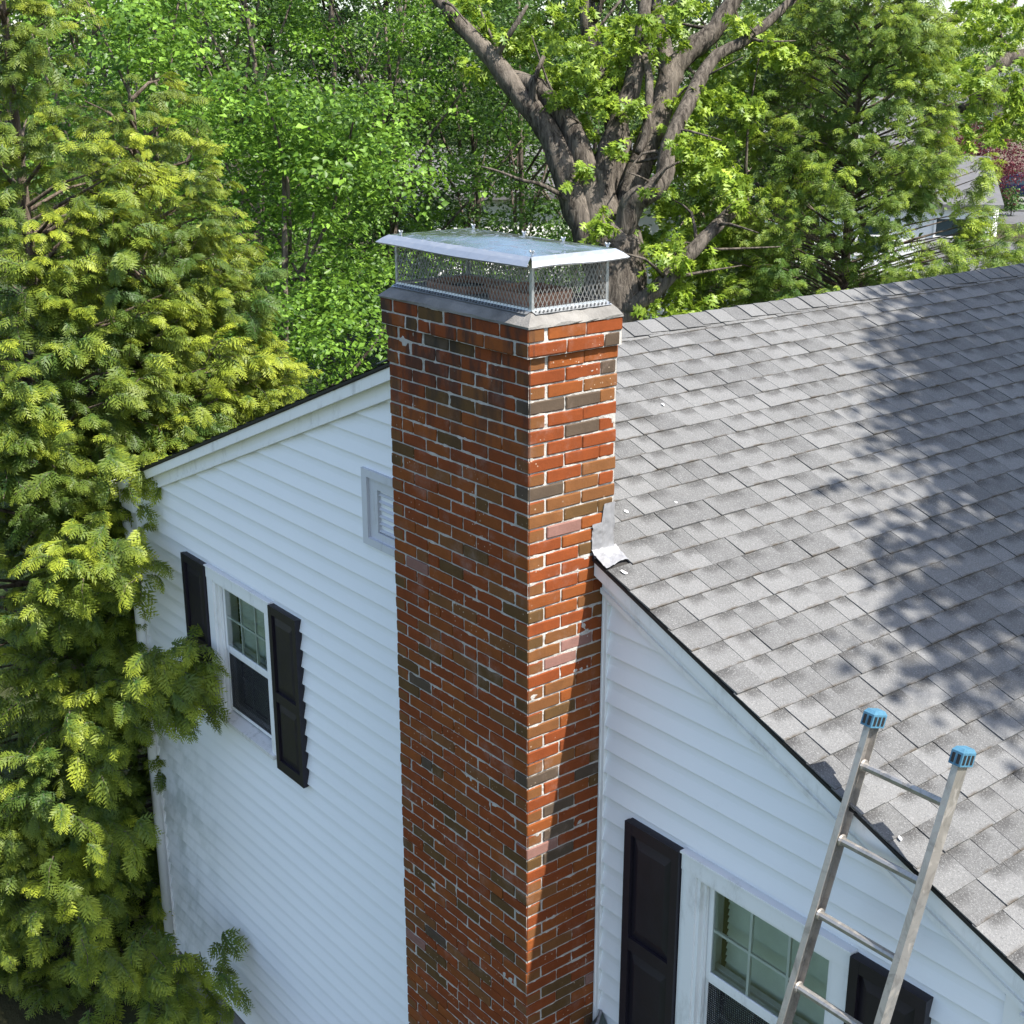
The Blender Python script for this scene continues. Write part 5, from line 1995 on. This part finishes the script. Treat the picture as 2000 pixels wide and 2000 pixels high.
def car(pos, ang, label):
    pos = np.array(pos)
    root = thing('parked_car', pos, label, 'car')
    ca, sa = math.cos(ang), math.sin(ang)

    def W(p):
        return (pos[0] + p[0] * ca - p[1] * sa, pos[1] + p[0] * sa + p[1] * ca, pos[2] + p[2])

    def put(mb, name, mat, parent=root, smooth=False):
        mb.v = [W(p) for p in mb.v]
        return mb.build(name, mat, parent, smooth)
    hw = 0.92
    body = [(-2.3, 0.35), (-2.33, 0.75), (-2.28, 0.98), (-2.15, 1.06), (2.0 - 0.55, 1.02), (2.15, 0.88), (2.3, 0.62), (2.26, 0.34)]
    b = MB()
    secs = [(-hw, 0.94), (-hw * 1.0, 1.0), (hw, 1.0), (hw, 0.94)]
    b.prism(body, 1, -hw, hw)
    cab = [(-2.15, 1.06), (-2.02, 1.52), (-1.7, 1.66), (-0.1, 1.68), (0.45, 1.58), (1.35, 1.03)]
    n = len(cab)
    V = [(x, -hw * (0.97 if z < 1.1 else 0.80), z) for x, z in cab] + [(x, hw * (0.97 if z < 1.1 else 0.80), z) for x, z in cab]
    b.add(V, [tuple(range(n))[::-1], tuple(range(n, 2 * n))] + [(i, i + 1, i + n + 1, i + n) for i in range(n - 1)])
    bo = put(b, 'body', M['car_blue'])
    for s in (-1, 1):
        for pts in ([(-1.95, 1.12), (-1.78, 1.5), (-1.15, 1.58), (-1.1, 1.1)], [(-1.02, 1.1), (-1.05, 1.58), (-0.3, 1.59), (-0.15, 1.08)], [(-0.07, 1.08), (-0.22, 1.59), (0.35, 1.5), (1.05, 1.08)]):
            V = []
            for off in (0.012, 0.004):
                for x, z in pts:
                    f = 0.97 + (0.80 - 0.97) * (z - 1.06) / (1.6 - 1.06)
                    V.append((x, s * (hw * f + off), z))
            g = MB().add(V, [(0, 1, 2, 3), (7, 6, 5, 4), (0, 4, 5, 1), (1, 5, 6, 2), (2, 6, 7, 3), (3, 7, 4, 0)])
            put(g, 'side_window', M['car_glass'])
        put(MB().bar((-1.6, s * 0.6, 1.72), (0.1, s * 0.6, 1.74), 0.05, 0.05), 'roof_rail', M['alu'])
    put(MB().add([(-2.16, -0.7, 1.14), (-2.16, 0.7, 1.14), (-2.06, 0.62, 1.5), (-2.06, -0.62, 1.5), (-2.14, -0.7, 1.14), (-2.14, 0.7, 1.14), (-2.04, 0.62, 1.5), (-2.04, -0.62, 1.5)], [(0, 1, 2, 3), (7, 6, 5, 4), (0, 4, 5, 1), (1, 5, 6, 2), (2, 6, 7, 3), (3, 7, 4, 0)]), 'rear_window', M['car_glass'])
    for s in (-1, 1):
        put(MB().box((-2.36, min(s * 0.6, s * 0.9), 0.86), (-2.2, max(s * 0.6, s * 0.9), 1.08)), 'tail_light', M['tail'])
        for x in (-1.42, 1.42):
            w = put(MB().tube([(x, s * (hw - 0.2), 0.34), (x, s * (hw + 0.012), 0.34)], [0.34, 0.34], 20), 'wheel', M['tyre'])
            put(MB().tube([(x, s * (hw + 0.012), 0.34), (x, s * (hw + 0.02), 0.34)], [0.2, 0.18], 14), 'rim', M['alu'], w)
    put(MB().box((-2.35, -0.26, 0.66), (-2.325, 0.26, 0.80)), 'number_plate', M['plate'])
    put(MB().box((-2.38, -0.88, 0.36), (-2.25, 0.88, 0.56)), 'bumper', M['black'])
    return root


cp = on_ground(1978, 393)
va = math.atan2(FWD[1], FWD[0])
car((cp[0], cp[1], GZ + 0.03), va + 1.05, 'dark blue car parked in the driveway across the street')

# ---- red leafed maple and clipped shrubs across the street
def shrub(name, px, py, d, r, h, label, mat, group, seed, cat='shrub', stem=0.3, n=40):
    b_ = at(px, py, d)
    rg = np.random.default_rng(seed)
    root = thing(name, (b_[0], b_[1], GZ), label, cat, group)
    mb = MB()
    limb(mb, [(b_[0], b_[1], GZ - 0.1), (b_[0] + .05, b_[1], GZ + stem), (b_[0], b_[1], GZ + h * 0.7)], 0.06 * h / 2, 0.02, 7, seed)
    pads = []
    for i in range(n):
        v_ = rg.normal(0, 1, 3)
        v_ /= np.linalg.norm(v_)
        q = rg.random() ** 0.4
        pads.append((np.array([b_[0] + v_[0] * r * q, b_[1] + v_[1] * r * q, GZ + stem + (h - stem) * (0.5 + 0.5 * v_[2] * q)]), r * 0.35))
        if i % 4 == 0:
            limb(mb, [(b_[0], b_[1], GZ + stem), pads[-1][0]], 0.02 * h / 2, 0.008, 5, seed + i, 1)
    mb.build('trunk', M['bark'], root, smooth=True)
    link('crown', crown_mesh(pads, CL_FAR, mat, seed, 9 if r > 1.5 else 24, 0.3, scale=(0.5, 0.9)), root)


shrub('red_maple', 1905, 330, 74, 3.2, 5.2, 'dark red leafed maple beside the blue car', M['leaf_maple'], None, 601, 'tree', 0.9, 90)
shrub('clipped_shrub', 1945, 385, 75, 0.9, 1.9, 'larger round clipped shrub in front of the blue car', M['leaf_dark'], 'clipped shrubs on the verge', 602)
shrub('clipped_shrub', 1976, 395, 77, 0.75, 1.5, 'smaller clipped shrub by the rear wheel of the blue car', M['leaf_dark'], 'clipped shrubs on the verge', 603)


# ---- neighbour houses, mostly hidden
def nhouse(name, c, ang, w, dpt, hw, hr, wall, roofm, label, wins, cat='house'):
    c = np.array(c)
    root = thing(name, c, label, cat)
    ca, sa = math.cos(ang), math.sin(ang)

    def put(mb, nm, mat, parent=root):
        mb.v = [(c[0] + x * ca - y * sa, c[1] + x * sa + y * ca, c[2] + z) for (x, y, z) in mb.v]
        return mb.build(nm, mat, parent)
    b = MB()
    b.prism([(-dpt / 2, 0), (dpt / 2, 0), (dpt / 2, hw), (0, hw + hr * 0.97), (-dpt / 2, hw)], 0, -w / 2, w / 2)
    wl = put(b, 'wall', wall)
    for s in (-1, 1):
        r = MB()
        o = 0.35
        k_ = hr / (dpt / 2)
        V = []
        for t in (0.0, 0.14):
            for x in (-w / 2 - o, w / 2 + o):
                V += [(x, 0, hw + hr + t), (x, s * (dpt / 2 + o), hw - o * k_ + t)]
        r.add(V, [(0, 1, 3, 2), (4, 6, 7, 5), (0, 4, 5, 1), (2, 3, 7, 6), (1, 5, 7, 3), (0, 2, 6, 4)])
        put(r, 'roof', roofm)
    for (x, z, ww, hh) in wins:
        f = MB()
        y = -dpt / 2
        f.box((x - ww / 2 - 0.09, y - 0.06, z - 0.09), (x + ww / 2 + 0.09, y - 0.004, z)).box((x - ww / 2 - 0.09, y - 0.06, z + hh), (x + ww / 2 + 0.09, y - 0.004, z + hh + 0.09))
        f.box((x - ww / 2 - 0.09, y - 0.06, z), (x - ww / 2, y - 0.004, z + hh)).box((x + ww / 2, y - 0.06, z), (x + ww / 2 + 0.09, y - 0.004, z + hh))
        f.box((x - ww / 2, y - 0.05, z + hh / 2 - 0.03), (x + ww / 2, y - 0.01, z + hh / 2 + 0.03))
        wo = put(f, 'window', M['trim'])
        put(MB().box((x - ww / 2, y - 0.02, z), (x + ww / 2, y - 0.006, z + hh)), 'pane', M['car_glass'], wo)
    return root


def gpos(px, d):
    p = at(px, 300, d)
    return (p[0], p[1], GZ)


va2 = YAW
nhouse('neighbour_house', gpos(1020, 36), va2 + 0.25, 6.5, 6, 4.9, 0.9, M['white_wall'], M['roof_grey'], 'white house glimpsed through leaves left of the oak trunk', [(-2, 1.4, 1.0, 1.5), (1.8, 1.4, 1.0, 1.5)])
nhouse('neighbour_house', gpos(1700, 56), va2 - 0.15, 9, 7, 2.9, 1.5, M['white_wall'], M['roof_grey'], 'white house with grey roof hidden behind the right arborvitae', [(-3, 0.9, 1.2, 1.4), (0, 0.9, 1.2, 1.4), (3, 0.9, 1.2, 1.4)])
nhouse('garage', gpos(2010, 41), va2 - 0.45, 5, 5, 1.6, 1.0, M['white_wall'], M['roof_grey'], 'low shed with grey roof peeking over the right end of the ridge', [], 'shed')
nhouse('neighbour_house', gpos(1935, 120), va2 - 0.3, 14, 9, 5.6, 2.6, M['pink'], M['roof_grey'], 'distant pinkish house behind the oak limbs at the right edge', [(-5, 1.2, 1.2, 1.6), (-1, 1.2, 1.2, 1.6), (4, 1.2, 1.2, 1.6), (-5, 3.6, 1.2, 1.4), (-1, 3.6, 1.2, 1.4), (4, 3.6, 1.2, 1.4)])
nhouse('neighbour_house', gpos(1520, 70), va2 + 0.1, 12, 8, 4.5, 2.6, M['pink'], M['roof_grey'], 'distant house with grey roof between the oak and the arborvitae', [(-3, 1.2, 1.2, 1.6), (2, 1.2, 1.2, 1.6)])

# ---- white gate post and picket fence
pf = thing('gate_post', on_ground(1933, 462), 'white square gate post beside the street at right', 'post')
q = on_ground(1933, 462)
MB().box((q[0] - 0.22, q[1] - 0.22, GZ), (q[0] + 0.22, q[1] + 0.22, GZ + 1.5)).build('shaft', M['white_wall'], pf)
MB().box((q[0] - 0.32, q[1] - 0.32, GZ + 1.5), (q[0] + 0.32, q[1] + 0.32, GZ + 1.62)).add([(q[0] - .27, q[1] - .27, GZ + 1.62), (q[0] + .27, q[1] - .27, GZ + 1.62), (q[0] + .27, q[1] + .27, GZ + 1.62), (q[0] - .27, q[1] + .27, GZ + 1.62), (q[0], q[1], GZ + 1.85)], [(0, 1, 4), (1, 2, 4), (2, 3, 4), (3, 0, 4)]).build('cap', M['white_wall'], pf)
fc = at(1320, 575, 32)
fen = thing('picket_fence', (fc[0], fc[1], GZ), 'white picket fence glimpsed low behind the oak trunk', 'fence')
fd_ = np.array([RGT[0], RGT[1], 0])
zt = fc[2]
for s in (0.35, 0.95):
    a_, b_ = fc - fd_ * 2.2, fc + fd_ * 2.2
    MB().bar((a_[0], a_[1], zt - 1.3 + s), (b_[0], b_[1], zt - 1.3 + s), 0.04, 0.09).build('fence_rail', M['white_wall'], fen)
for i in range(34):
    c_ = fc + fd_ * (-2.15 + i * 0.13) - np.array([FWD[0], FWD[1], 0]) * 0.05
    z0 = zt - 1.3
    MB().add([(c_[0] - fd_[0] * .035, c_[1] - fd_[1] * .035, z0), (c_[0] + fd_[0] * .035, c_[1] + fd_[1] * .035, z0), (c_[0] + fd_[0] * .035, c_[1] + fd_[1] * .035, z0 + 1.2), (c_[0], c_[1], z0 + 1.3), (c_[0] - fd_[0] * .035, c_[1] - fd_[1] * .035, z0 + 1.2)], [(0, 1, 2, 3, 4)]).build('picket', M['white_wall'], fen)
